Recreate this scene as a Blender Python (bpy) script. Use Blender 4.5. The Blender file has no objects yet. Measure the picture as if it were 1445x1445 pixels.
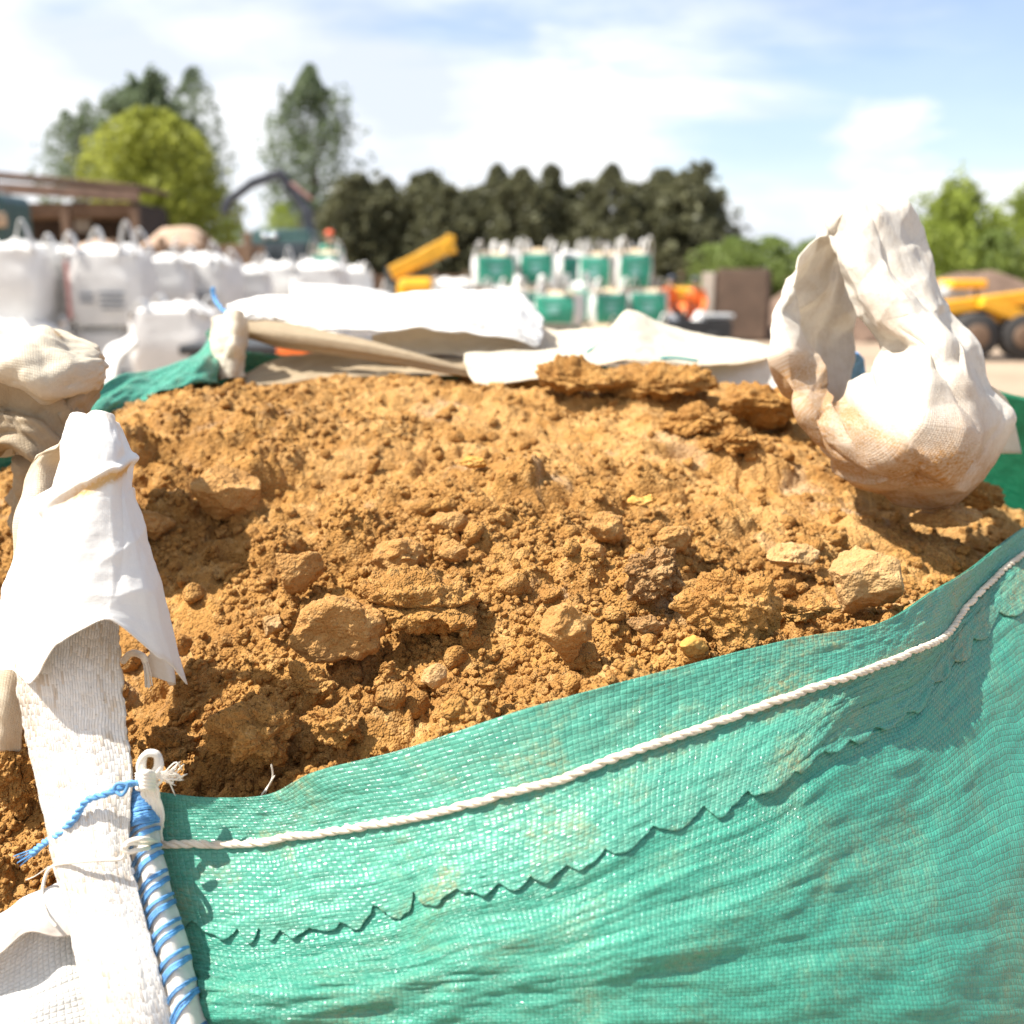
import bpy, bmesh, math, random
import numpy as np
from mathutils import Vector, Matrix

random.seed(7); rng = np.random.default_rng(11)
C = bpy.context.scene.collection
sc = bpy.context.scene

# ------------------------------------------------------------------ camera, sky, sun, exposure
ZC = 1.85; FPX = 1505.0; CXY = 722.5; TH = math.atan(337.5/1505.0)
cam = bpy.data.cameras.new("camera"); camo = bpy.data.objects.new("camera", cam); C.objects.link(camo)
camo.location = (0, 0, ZC); camo.rotation_euler = (math.radians(90)-TH, 0, 0)
cam.sensor_width = 24; cam.sensor_height = 24; cam.lens = 25.0
cam.clip_start = 0.02; cam.clip_end = 3000
cam.dof.use_dof = True; cam.dof.focus_distance = 0.78; cam.dof.aperture_fstop = 3.6
sc.camera = camo

SUN_AZ = math.radians(-97)      # measured from +Y towards +X : the sun stands ahead and to the left
SUN_EL = math.radians(55)
world = bpy.data.worlds.new("World"); sc.world = world; world.use_nodes = True
wn = world.node_tree.nodes; wl = world.node_tree.links; wn.clear()
def W(t, **k):
    n = wn.new(t)
    for a, b in k.items(): setattr(n, a, b)
    return n
def wmath(op, a, b=None, c=None, clamp=False):
    n = W('ShaderNodeMath', operation=op); n.use_clamp = clamp
    for i, v in enumerate((a, b, c)):
        if v is None: continue
        if isinstance(v, (int, float)): n.inputs[i].default_value = v
        else: wl.new(v, n.inputs[i])
    return n.outputs[0]
sky = W('ShaderNodeTexSky', sky_type='NISHITA', sun_disc=False)
sky.sun_elevation = SUN_EL; sky.sun_rotation = SUN_AZ; sky.air_density = 1.0; sky.dust_density = 0.6; sky.ozone_density = 1.6
tc = W('ShaderNodeTexCoord'); sep = W('ShaderNodeSeparateXYZ'); wl.new(tc.outputs['Generated'], sep.inputs[0])
dz = wmath('ADD', wmath('MAXIMUM', sep.outputs[2], 0.0), 0.16)
cx = wmath('DIVIDE', sep.outputs[0], dz); cy = wmath('DIVIDE', sep.outputs[1], dz)
comb = W('ShaderNodeCombineXYZ'); wl.new(cx, comb.inputs[0]); wl.new(cy, comb.inputs[1]); comb.inputs[2].default_value = 3.3
n1 = W('ShaderNodeTexNoise'); n1.inputs['Scale'].default_value = 1.0; n1.inputs['Detail'].default_value = 9; n1.inputs['Roughness'].default_value = 0.56; n1.inputs['Distortion'].default_value = 0.25
mp = W('ShaderNodeMapping'); mp.inputs['Scale'].default_value = (0.62, 1.0, 1); mp.inputs['Location'].default_value = (2.55, 1.35, 0); mp.inputs['Rotation'].default_value = (0, 0, 0.25)
wl.new(comb.outputs[0], mp.inputs[0]); wl.new(mp.outputs[0], n1.inputs['Vector'])
# more cloud cover towards the left of the view, clearer towards the right
cov = wmath('ADD', wmath('MULTIPLY', sep.outputs[0], -0.42), 0.05)
dens = wmath('ADD', n1.outputs['Fac'], cov)
cr = W('ShaderNodeValToRGB'); cr.color_ramp.elements[0].position = 0.40; cr.color_ramp.elements[1].position = 0.62
cr.color_ramp.interpolation = 'EASE'
wl.new(dens, cr.inputs[0])
# second layer: low heaped clouds
n2 = W('ShaderNodeTexNoise'); n2.inputs['Scale'].default_value = 5.5; n2.inputs['Detail'].default_value = 8; n2.inputs['Roughness'].default_value = 0.5
mp2 = W('ShaderNodeMapping'); mp2.inputs['Scale'].default_value = (0.8, 0.5, 2.2); mp2.inputs['Location'].default_value = (0.35, 0.0, 0.45)
wl.new(tc.outputs['Generated'], mp2.inputs[0]); wl.new(mp2.outputs[0], n2.inputs['Vector'])
lowm = W('ShaderNodeMapRange'); lowm.inputs['From Min'].default_value = 0.26; lowm.inputs['From Max'].default_value = 0.02
lowm.inputs['To Min'].default_value = -0.16; lowm.inputs['To Max'].default_value = 0.07; wl.new(sep.outputs[2], lowm.inputs['Value'])
d2 = wmath('ADD', n2.outputs['Fac'], lowm.outputs[0])
cr2 = W('ShaderNodeValToRGB'); cr2.color_ramp.elements[0].position = 0.49; cr2.color_ramp.elements[1].position = 0.58; wl.new(d2, cr2.inputs[0])
cm = wmath('MAXIMUM', wmath('ADD', wmath('MULTIPLY', cr.outputs[0], 0.80), 0.14), wmath('MULTIPLY', cr2.outputs[0], 0.95))
n3 = W('ShaderNodeTexNoise'); n3.inputs['Scale'].default_value = 7; n3.inputs['Detail'].default_value = 6; wl.new(mp2.outputs[0], n3.inputs['Vector'])
ccol = W('ShaderNodeValToRGB'); ccol.color_ramp.elements[0].position = 0.36; ccol.color_ramp.elements[0].color = (6.6, 7.1, 7.9, 1)
ccol.color_ramp.elements[1].position = 0.60; ccol.color_ramp.elements[1].color = (9.6, 9.7, 9.8, 1); wl.new(n3.outputs['Fac'], ccol.inputs[0])
mixc = W('ShaderNodeMix', data_type='RGBA'); wl.new(cm, mixc.inputs[0]); gain = W('ShaderNodeVectorMath', operation='MULTIPLY'); wl.new(sky.outputs[0], gain.inputs[0]); gain.inputs[1].default_value = (1.45, 1.40, 1.45); wl.new(gain.outputs[0], mixc.inputs[6]); wl.new(ccol.outputs[0], mixc.inputs[7])
bg = W('ShaderNodeBackground'); bg.inputs['Strength'].default_value = 0.064; wl.new(mixc.outputs[2], bg.inputs[0])
wo = W('ShaderNodeOutputWorld'); wl.new(bg.outputs[0], wo.inputs[0])

sl = bpy.data.lights.new("sun", 'SUN'); sl.energy = 5.0; sl.angle = math.radians(0.53); sl.color = (1.0, 0.955, 0.88)
slo = bpy.data.objects.new("sun", sl); C.objects.link(slo)
sd = Vector((math.sin(SUN_AZ)*math.cos(SUN_EL), math.cos(SUN_AZ)*math.cos(SUN_EL), math.sin(SUN_EL)))
slo.rotation_euler = sd.to_track_quat('Z', 'Y').to_euler()
sc.view_settings.view_transform = 'Standard'; sc.view_settings.look = 'None'; sc.view_settings.gamma = 1
sc.view_settings.use_curve_mapping = False; sc.view_settings.exposure = 1.06
sc.render.engine = 'CYCLES'

# ------------------------------------------------------------------ helpers
def P(px, py, d):
    """point of the place seen at (px,py) of the 1445 px photograph, d metres ahead"""
    u = px-CXY; v = py-CXY
    f = FPX*math.cos(TH)-v*math.sin(TH); dn = FPX*math.sin(TH)+v*math.cos(TH)
    return np.array((u*d/f, d, ZC-dn*d/f))

def h01(ix, iy, iz, s):
    n = (ix.astype(np.int64)*374761393 + iy.astype(np.int64)*668265263 + iz.astype(np.int64)*2147483647*3 + s*1274126177) & 0xffffffff
    n = ((n ^ (n >> 13))*1274126177) & 0xffffffff
    n = ((n ^ (n >> 16))*2246822519) & 0xffffffff
    n = n ^ (n >> 15)
    return (n & 0xffffff)/float(0x1000000)

def vn3(x, y, z, s=0):
    ix = np.floor(x); iy = np.floor(y); iz = np.floor(z)
    fx = x-ix; fy = y-iy; fz = z-iz
    fx = fx*fx*(3-2*fx); fy = fy*fy*(3-2*fy); fz = fz*fz*(3-2*fz)
    r = 0
    for a in (0, 1):
        for b in (0, 1):
            for c in (0, 1):
                w = (fx if a else 1-fx)*(fy if b else 1-fy)*(fz if c else 1-fz)
                r = r + w*h01(ix+a, iy+b, iz+c, s)
    return r*2-1
def vn2(x, y, s=0):
    ix = np.floor(x); iy = np.floor(y); fx = x-ix; fy = y-iy
    fx = fx*fx*(3-2*fx); fy = fy*fy*(3-2*fy); z = np.zeros_like(ix); r = 0
    for a in (0, 1):
        for b in (0, 1):
            r = r + (fx if a else 1-fx)*(fy if b else 1-fy)*h01(ix+a, iy+b, z, s)
    return r*2-1
def fbm2(x, y, o=4, s=0, g=.5):
    r = 0; a = 1
    for i in range(o): r = r+a*vn2(x*2**i+i*7.3, y*2**i-i*3.1, s+i); a *= g
    return r
def fbm3(x, y, z, o=4, s=0, g=.5):
    r = 0; a = 1
    for i in range(o): r = r+a*vn3(x*2**i+i*7.3, y*2**i-i*3.1, z*2**i+i*1.7, s+i); a *= g
    return r
def domes2(x, y, cell, prob, r0, r1, s):
    X = x/cell; Y = y/cell; ix = np.floor(X); iy = np.floor(Y); z = np.zeros_like(ix); best = np.zeros_like(X)
    for a in (-1, 0, 1):
        for b in (-1, 0, 1):
            jx = ix+a; jy = iy+b
            qx = jx+h01(jx, jy, z, s); qy = jy+h01(jx, jy, z, s+1)
            r = r0+(r1-r0)*h01(jx, jy, z, s+2)**2; ok = h01(jx, jy, z, s+3) < prob
            an = h01(jx, jy, z, s+4)*3.14; el = 1+.5*h01(jx, jy, z, s+5)
            dx = (X-qx)*np.cos(an)+(Y-qy)*np.sin(an); dy = -(X-qx)*np.sin(an)+(Y-qy)*np.cos(an)
            hh = r*r-dx*dx-(dy*el)**2
            best = np.where(ok & (hh > 0), np.maximum(best, np.sqrt(np.maximum(hh, 0))), best)
    return best*cell
def domes3(x, y, z, cell, r0, r1, s):
    X = x/cell; Y = y/cell; Z = z/cell; ix = np.floor(X); iy = np.floor(Y); iz = np.floor(Z); best = np.zeros_like(X)
    for a in (-1, 0, 1):
        for b in (-1, 0, 1):
            for c in (-1, 0, 1):
                jx = ix+a; jy = iy+b; jz = iz+c
                r = r0+(r1-r0)*h01(jx, jy, jz, s+3)
                hh = r*r-(X-jx-h01(jx, jy, jz, s))**2-(Y-jy-h01(jx, jy, jz, s+1))**2-(Z-jz-h01(jx, jy, jz, s+2))**2
                best = np.maximum(best, np.sqrt(np.maximum(hh, 0)))
    return best*cell

def link(name, me, mat=None, parent=None):
    o = bpy.data.objects.new(name, me); C.objects.link(o)
    if mat: me.materials.append(mat)
    if parent: o.parent = parent
    return o
def meshnp(name, v, f, mat=None, parent=None, smooth=True, uv=None, attrs=None):
    """v (n,3), f (m,k) arrays -> one mesh object"""
    v = np.asarray(v, np.float32); f = np.asarray(f, np.int32); k = f.shape[1]
    me = bpy.data.meshes.new(name)
    me.vertices.add(len(v)); me.vertices.foreach_set('co', v.ravel())
    me.loops.add(f.size); me.loops.foreach_set('vertex_index', f.ravel())
    me.polygons.add(len(f)); me.polygons.foreach_set('loop_start', np.arange(0, f.size, k, dtype=np.int32))
    try: me.polygons.foreach_set('loop_total', np.full(len(f), k, np.int32))
    except Exception: pass
    me.polygons.foreach_set('use_smooth', np.full(len(f), smooth))
    if uv is not None:
        l = me.uv_layers.new(name='UVMap'); l.data.foreach_set('uv', np.asarray(uv, np.float32)[f.ravel()].ravel())
    if attrs:
        for a, val in attrs.items():
            at = me.attributes.new(a, 'FLOAT', 'POINT'); at.data.foreach_set('value', np.asarray(val, np.float32))
    me.update(); me.validate()
    return link(name, me, mat, parent)
def merge(parts):
    V = []; Fq = []; n = 0
    for v, f in parts:
        V.append(v); Fq.append(np.asarray(f)+n); n += len(v)
    return np.vstack(V), np.vstack(Fq)
def tag(o, label=None, cat=None, group=None, kind=None):
    if label: o['label'] = label
    if cat: o['category'] = cat
    if group: o['group'] = group
    if kind: o['kind'] = kind
    return o
def empty(name, loc, rz=0, label=None, cat=None, group=None):
    o = bpy.data.objects.new(name, None); C.objects.link(o); o.location = loc; o.rotation_euler = (0, 0, rz); o.empty_display_size = .1
    return tag(o, label, cat, group)
def copy_tree(o, parent=None):
    c = o.copy(); C.objects.link(c)
    if parent: c.parent = parent
    for ch in list(o.children): copy_tree(ch, c)
    return c

def cr_interp(A, n, closed=False):
    """Catmull-Rom along axis 0 of A to n samples"""
    A = np.asarray(A, float); m = len(A)
    t = np.linspace(0, m if closed else m-1, n, endpoint=not closed)
    i = np.floor(t).astype(int)
    if not closed: i = np.minimum(i, m-2)
    f = (t-i).reshape((-1,)+(1,)*(A.ndim-1))
    def g(k):
        if closed: return A[k % m]
        lo = k < 0; hi = k > m-1
        r = A[np.clip(k, 0, m-1)].copy()
        r[lo] = 2*A[0]-A[1]; r[hi] = 2*A[m-1]-A[m-2]
        return r
    p0, p1, p2, p3 = g(i-1), g(i), g(i+1), g(i+2)
    return .5*((2*p1)+(-p0+p2)*f+(2*p0-5*p1+4*p2-p3)*f*f+(-p0+3*p1-3*p2+p3)*f**3)
def gridfaces(nr, nc, closed_r=False, closed_c=False):
    r = np.arange(nr if closed_r else nr-1); c = np.arange(nc if closed_c else nc-1)
    R, K = np.meshgrid(r, c, indexing='ij'); R2 = (R+1) % nr; K2 = (K+1) % nc
    return np.stack([R*nc+K, R*nc+K2, R2*nc+K2, R2*nc+K], -1).reshape(-1, 4)
def grid_normals(G, closed=False):
    if closed:
        du = np.roll(G, -1, 0)-np.roll(G, 1, 0)
    else: du = np.gradient(G, axis=0)
    dv = np.gradient(G, axis=1)
    n = np.cross(du, dv); return n/np.maximum(np.linalg.norm(n, axis=2, keepdims=True), 1e-9)
def lin_interp(A, n, closed):
    m = len(A); t = np.linspace(0, m if closed else m-1, n, endpoint=not closed); i = np.floor(t).astype(int)
    if not closed: i = np.minimum(i, m-2)
    f = (t-i).reshape((-1,)+(1,)*(A.ndim-1)); return A[i]*(1-f)+A[(i+1) % m]*f
def resample(ctrl, nr, nc, closed=False, lin=0):
    A = np.array([[c if len(c) == 3 and isinstance(c, np.ndarray) else P(*c) for c in row] for row in ctrl], float)
    G = cr_interp(A, nr, closed)
    G = cr_interp(G.transpose(1, 0, 2), nc).transpose(1, 0, 2)
    if lin:
        L = lin_interp(A, nr, closed); L = lin_interp(L.transpose(1, 0, 2), nc, False).transpose(1, 0, 2); G = G*(1-lin)+L*lin
    return G
def sheet(name, ctrl, mat, parent=None, nr=80, nc=40, closed=False, thick=.0008, wr=(), edge=0, fn=None, attrs=None, uvoff=(0, 0), lin=0):
    """cloth lofted through rows of control points; wr = [(amp, scale_r, scale_c, seed)] wrinkles along the normal"""
    G = resample(ctrl, nr, nc, closed, lin)
    sr = np.linalg.norm(np.diff(G, axis=0), axis=2).mean(1); sr = np.concatenate([[0], np.cumsum(sr)])
    scn = np.linalg.norm(np.diff(G, axis=1), axis=2).mean(0); scn = np.concatenate([[0], np.cumsum(scn)])
    U, V = np.meshgrid(sr, scn, indexing='ij')
    N = grid_normals(G, closed)
    off = np.zeros(U.shape)
    for a, s1, s2, seed in wr:
        if closed:
            ang = U/(sr[-1]+1e-9)*2*math.pi; rad = sr[-1]/(2*math.pi)
            off += a*fbm3(np.cos(ang)*rad*s1, np.sin(ang)*rad*s1, V*s2, 3, seed)
        else: off += a*fbm2(U*s1+seed*3.3, V*s2, 3, seed)
    G = G+N*off[..., None]
    if edge and not closed:
        pass
    if edge:   # frayed, uneven long edges
        e = vn2(U*260, V*0+5, 3)*edge
        d0 = G[:, 1]-G[:, 0]; d1 = G[:, -1]-G[:, -2]
        G[:, 0] += d0/np.linalg.norm(d0, axis=1, keepdims=True)*e[:, :1]; G[:, -1] += d1/np.linalg.norm(d1, axis=1, keepdims=True)*e[:, :1]
    if fn is not None:
        G = fn(G, U, V, N)
        if isinstance(G, tuple): G, V = G
    at = None
    if attrs:
        T1, T2 = np.meshgrid(np.linspace(0, 1, nr), np.linspace(0, 1, nc), indexing='ij')
        at = {k: q(G, T1, T2).ravel() for k, q in attrs.items()}
    o = meshnp(name, G.reshape(-1, 3), gridfaces(nr, nc, closed), mat, parent, True, np.stack([U.ravel()+uvoff[0], V.ravel()+uvoff[1]], 1), at)
    if thick:
        s = o.modifiers.new('solid', 'SOLIDIFY'); s.thickness = thick; s.offset = 0
    return o
def frames(path):
    T = np.gradient(path, axis=0); T /= np.maximum(np.linalg.norm(T, axis=1, keepdims=True), 1e-9)
    n = np.cross(T[0], (0.3, .2, 1.0)); n /= np.linalg.norm(n); Ns = []
    for t in T:
        n = n-t*np.dot(n, t); n /= np.linalg.norm(n); Ns.append(n)
    Ns = np.array(Ns); return T, Ns, np.cross(T, Ns)
def tube_np(path, r, k=8, caps=True):
    path = np.asarray(path, float); r = np.broadcast_to(np.asarray(r, float), (len(path),)).copy()
    if caps: r[0] *= .3; r[-1] *= .3
    T, A, B = frames(path); a = np.linspace(0, 2*math.pi, k, endpoint=False)
    V = path[:, None]+r[:, None, None]*(A[:, None]*np.cos(a)[None, :, None]+B[:, None]*np.sin(a)[None, :, None])
    return V.reshape(-1, 3), gridfaces(len(path), k, False, True)
def cord_np(path, r, strands=3, pitch=.012, k=7, rs=None, jit=0.0):
    """twisted cord along a dense path"""
    path = np.asarray(path, float); s = np.concatenate([[0], np.cumsum(np.linalg.norm(np.diff(path, axis=0), axis=1))])
    T, A, B = frames(path); out = []
    for j in range(strands):
        ph = 2*math.pi*(s/pitch+j/strands)+.8*np.sin(s*37+j)
        rr = r*(1+jit*vn2(s*90+j*11, s*0+.5, 5))
        q = path+(A*np.cos(ph)[:, None]+B*np.sin(ph)[:, None])*rr[:, None]
        out.append(tube_np(q, (rs or r*1.05)*(1+.15*vn2(s*140+j*3, s*0+2.5, 8)), k))
    return merge(out)
def dense(pts, n): return cr_interp(np.array([p if isinstance(p, np.ndarray) else P(*p) for p in pts]), n)
def box_np(c, s, rz=0, rx=0, ry=0, bev=0):
    c = np.array(c, float); s = np.array(s, float)/2
    v = np.array([(x, y, z) for x in (-1, 1) for y in (-1, 1) for z in (-1, 1)])*s
    R = np.array(Matrix.Rotation(rz, 3, 'Z') @ Matrix.Rotation(ry, 3, 'Y') @ Matrix.Rotation(rx, 3, 'X'))
    v = v@R.T+c
    f = np.array([(0, 1, 3, 2), (4, 6, 7, 5), (0, 4, 5, 1), (2, 3, 7, 6), (0, 2, 6, 4), (1, 5, 7, 3)])
    return v, f
def boxes(name, lst, mat, parent=None, bevel=.01):
    v, f = merge([b if isinstance(b[0], np.ndarray) else box_np(*b) for b in lst])
    o = meshnp(name, v, f, mat, parent, False)
    if bevel:
        b = o.modifiers.new('bevel', 'BEVEL'); b.width = bevel; b.segments = 2; b.limit_method = 'ANGLE'
    return o
def beam(a, b, w, h):
    """box from a to b"""
    a = np.array(a, float); b = np.array(b, float); t = b-a; L = np.linalg.norm(t); t /= L
    s = np.cross(t, (0, 0, 1)); s /= max(np.linalg.norm(s), 1e-6); u = np.cross(s, t)
    v = np.array([(a if x < 0 else b)+s*y*w/2+u*z*h/2 for x in (-1, 1) for y in (-1, 1) for z in (-1, 1)])
    return v, np.array([(0, 1, 3, 2), (4, 6, 7, 5), (0, 4, 5, 1), (2, 3, 7, 6), (0, 2, 6, 4), (1, 5, 7, 3)])
def cyl_np(c, r, h, axis='Z', k=24):
    a = np.linspace(0, 2*math.pi, k, endpoint=False); rings = []
    for z, q in ((-h/2, .001), (-h/2, r*.93), (-h/2*.85, r), (h/2*.85, r), (h/2, r*.93), (h/2, .001)):
        rings.append(np.stack([np.cos(a)*q, np.sin(a)*q, np.full(k, z)], 1))
    v = np.vstack(rings)
    if axis == 'X': v = v[:, [2, 0, 1]]
    if axis == 'Y': v = v[:, [0, 2, 1]]
    return v+np.array(c), gridfaces(6, k, False, True)

# ------------------------------------------------------------------ materials
class NT:
    def __init__(s, name):
        s.m = bpy.data.materials.new(name); s.m.use_nodes = True; s.t = s.m.node_tree; s.t.nodes.clear()
        s.out = s.t.nodes.new('ShaderNodeOutputMaterial')
    def n(s, t, **k):
        x = s.t.nodes.new(t)
        for a, b in k.items():
            if a == 'i':
                for q, v in b.items():
                    if hasattr(v, 'links') or isinstance(v, bpy.types.NodeSocket): s.t.links.new(v, x.inputs[q])
                    else: x.inputs[q].default_value = v
            else: setattr(x, a, b)
        return x
    def ma(s, op, a, b=None, c=None, clamp=False):
        x = s.n('ShaderNodeMath', operation=op); x.use_clamp = clamp
        for i, v in enumerate((a, b, c)):
            if v is None: continue
            if isinstance(v, (int, float)): x.inputs[i].default_value = v
            else: s.t.links.new(v, x.inputs[i])
        return x.outputs[0]
    def noise(s, vec, scale, detail=4, rough=.5, dist=0):
        return s.n('ShaderNodeTexNoise', i={'Vector': vec, 'Scale': scale, 'Detail': detail, 'Roughness': rough, 'Distortion': dist}).outputs['Fac']
    def ramp(s, f, stops):
        r = s.n('ShaderNodeValToRGB', i={0: f}); e = r.color_ramp.elements
        while len(e) < len(stops): e.new(.5)
        for q, (p, c) in zip(e, stops):
            q.position = p; q.color = (c, c, c, 1) if isinstance(c, (int, float)) else (*c, 1)
        return r.outputs[0]
    def mix(s, f, a, b):
        x = s.n('ShaderNodeMix', data_type='RGBA')
        for i, v in ((0, f), (6, a), (7, b)):
            if isinstance(v, bpy.types.NodeSocket): s.t.links.new(v, x.inputs[i])
            else: x.inputs[i].default_value = v if i == 0 else (*v, 1)
        return x.outputs[2]
    def coord(s, w='Object'): return s.n('ShaderNodeTexCoord').outputs[w]
    def attr(s, n): return s.n('ShaderNodeAttribute', attribute_name=n).outputs['Fac']
    def bump(s, h, strength=.5, dist=.001, nrm=None):
        i = {'Height': h, 'Strength': strength, 'Distance': dist}
        if nrm is not None: i['Normal'] = nrm
        return s.n('ShaderNodeBump', i=i).outputs[0]
    def bsdf(s, col, rough=.6, nrm=None, spec=.5, metal=0, trans=0, tcol=None, sheen=0):
        b = s.n('ShaderNodeBsdfPrincipled')
        for k, v in (('Base Color', col), ('Roughness', rough), ('Normal', nrm), ('Specular IOR Level', spec), ('Metallic', metal), ('Sheen Weight', sheen)):
            if v is None: continue
            if isinstance(v, bpy.types.NodeSocket): s.t.links.new(v, b.inputs[k])
            elif isinstance(v, tuple): b.inputs[k].default_value = (*v, 1)
            else: b.inputs[k].default_value = v
        o = b.outputs[0]
        if trans:
            tcl = tcol if tcol is not None else col
            tr = s.n('ShaderNodeBsdfTranslucent')
            if isinstance(tcl, bpy.types.NodeSocket): s.t.links.new(tcl, tr.inputs[0])
            else: tr.inputs[0].default_value = (*tcl, 1)
            if nrm is not None: s.t.links.new(nrm, tr.inputs[1])
            mx = s.n('ShaderNodeMixShader', i={0: trans}); s.t.links.new(o, mx.inputs[1]); s.t.links.new(tr.outputs[0], mx.inputs[2]); o = mx.outputs[0]
        s.t.links.new(o, s.out.inputs[0]); return s.m

def simple(name, col, rough=.7, var=.25, scale=3.0, metal=0, spec=.5, trans=0, bump=0, bscale=30):
    t = NT(name); co = t.coord(); f = t.noise(co, scale, 5, .6)
    dark = tuple(c*(1-var) for c in col); lite = tuple(min(1, c*(1+var)) for c in col)
    c = t.mix(t.ramp(f, [(.3, 0), (.7, 1)]), dark, lite)
    nb = t.bump(t.noise(co, bscale, 4), .6, bump) if bump else None
    return t.bsdf(c, rough, nb, spec, metal, trans)

def weave(name, col, wu=.004, wv=.003, strength=.8, height=.0006, rough=.38, jit=.16, trans=.2, stain=(.55, .30, .09), stain_amt=0.0, stainattr=False, stagger=False, spec=.5, dirt=.0, dirtcol=(.35, .27, .17), inner=None):
    t = NT(name); uv = t.coord('UV')
    # let the tapes wander a little
    nx = t.n('ShaderNodeTexNoise', i={'Vector': uv, 'Scale': 18.0, 'Detail': 2.0})
    vm = t.n('ShaderNodeVectorMath', operation='MULTIPLY_ADD', i={0: nx.outputs['Color'], 1: (.010, .009, 0), 2: uv})
    sp = t.n('ShaderNodeSeparateXYZ', i={0: vm.outputs[0]})
    U = t.ma('DIVIDE', sp.outputs[0], wu); V = t.ma('DIVIDE', sp.outputs[1], wv)
    if stagger:
        U = t.ma('ADD', U, t.ma('MULTIPLY', t.n('ShaderNodeTexWhiteNoise', noise_dimensions='1D', i={1: t.ma('FLOOR', V)}).outputs[0], 7.3))
    iu = t.ma('FLOOR', U); iv = t.ma('FLOOR', V); fu = t.ma('FRACT', U); fv = t.ma('FRACT', V)
    par = t.ma('MULTIPLY', t.ma('PINGPONG', t.ma('ADD', iu, iv), 1.0), 0.0 if stagger else 1.0)
    def dome(f): return t.ma('POWER', t.ma('MAXIMUM', t.ma('SINE', t.ma('MULTIPLY', f, math.pi)), 0.0), .6)
    def edge(f): return t.ma('MULTIPLY', t.ma('MINIMUM', f, t.ma('SUBTRACT', 1.0, f)), 7.0, clamp=True)
    h0 = t.ma('MULTIPLY', dome(fu), edge(fv)); h1 = t.ma('MULTIPLY', dome(fv), edge(fu))
    h = t.ma('ADD', t.ma('MULTIPLY', h0, t.ma('SUBTRACT', 1.0, par)), t.ma('MULTIPLY', h1, par))
    cb = t.n('ShaderNodeCombineXYZ', i={0: iu, 1: iv}); wn_ = t.n('ShaderNodeTexWhiteNoise', noise_dimensions='2D', i={0: cb.outputs[0]}).outputs[0]
    rowr = t.n('ShaderNodeTexWhiteNoise', noise_dimensions='1D', i={1: iv}).outputs[0]
    # crease fibres along the cloth
    st = t.n('ShaderNodeMapping', i={0: uv, 3: (14, 420, 1)}).outputs[0]; fib = t.noise(st, 1.0, 3, .6)
    hh = t.ma('ADD', t.ma('ADD', h, t.ma('MULTIPLY', wn_, .5)), t.ma('MULTIPLY', fib, .9))
    nb = t.bump(hh, strength, height)
    nb = t.bump(t.noise(uv, 60, 3, .5), .5, .0025, nb)
    k = t.ma('ADD', t.ma('MULTIPLY', wn_, .6), t.ma('MULTIPLY', rowr, .4))
    wnc = t.n('ShaderNodeTexWhiteNoise', noise_dimensions='3D', i={0: t.n('ShaderNodeCombineXYZ', i={0: iu, 1: iv, 2: 3.0}).outputs[0]}).outputs[0] if stagger else None
    c = t.mix(k, tuple(x*(1-jit) for x in col), tuple(min(.95, x*(1+jit)) for x in col))
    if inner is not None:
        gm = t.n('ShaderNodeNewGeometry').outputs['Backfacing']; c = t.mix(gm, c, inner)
    if stagger:
        sd_ = t.ma('MULTIPLY', t.ma('GREATER_THAN', wnc, .80), t.ramp(t.noise(uv, 30, 4, .6), [(.42, .08), (.62, .6)])); c = t.mix(sd_, c, (.50, .36, .22))
    if stain_amt:
        s1 = t.ramp(t.noise(uv, 14, 8, .68, .4), [(.50, 0), (.68, 1)]); s2 = t.ramp(t.noise(uv, 260, 3, .7), [(.42, .15), (.62, 1)])
        s = t.ma('MULTIPLY', t.ma('MULTIPLY', s1, s2), stain_amt); c = t.mix(s, c, stain)
    if stainattr:
        a = t.attr('stain'); s2 = t.ramp(t.noise(uv, 420, 4, .75), [(.34, .5), (.6, 1)]); s3 = t.ramp(t.noise(uv, 24, 6, .65), [(.3, .45), (.55, 1)])
        s = t.ma('MULTIPLY', t.ma('MULTIPLY', a, s2), s3, clamp=True); c = t.mix(s, c, stain)
    if dirt:
        s = t.ma('MULTIPLY', t.ramp(t.noise(uv, 45, 8, .75, .3), [(.48, 0), (.75, 1)]), dirt); c = t.mix(s, c, dirtcol)
        s = t.ma('MULTIPLY', t.ramp(t.noise(uv, 500, 2, .6), [(.66, 0), (.72, 1)]), dirt); c = t.mix(s, c, tuple(x*.5 for x in dirtcol))
    r = t.ma('ADD', t.ma('MULTIPLY', wn_, .25), rough-.1)
    return t.bsdf(c, r, nb, spec, 0, trans)

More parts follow.
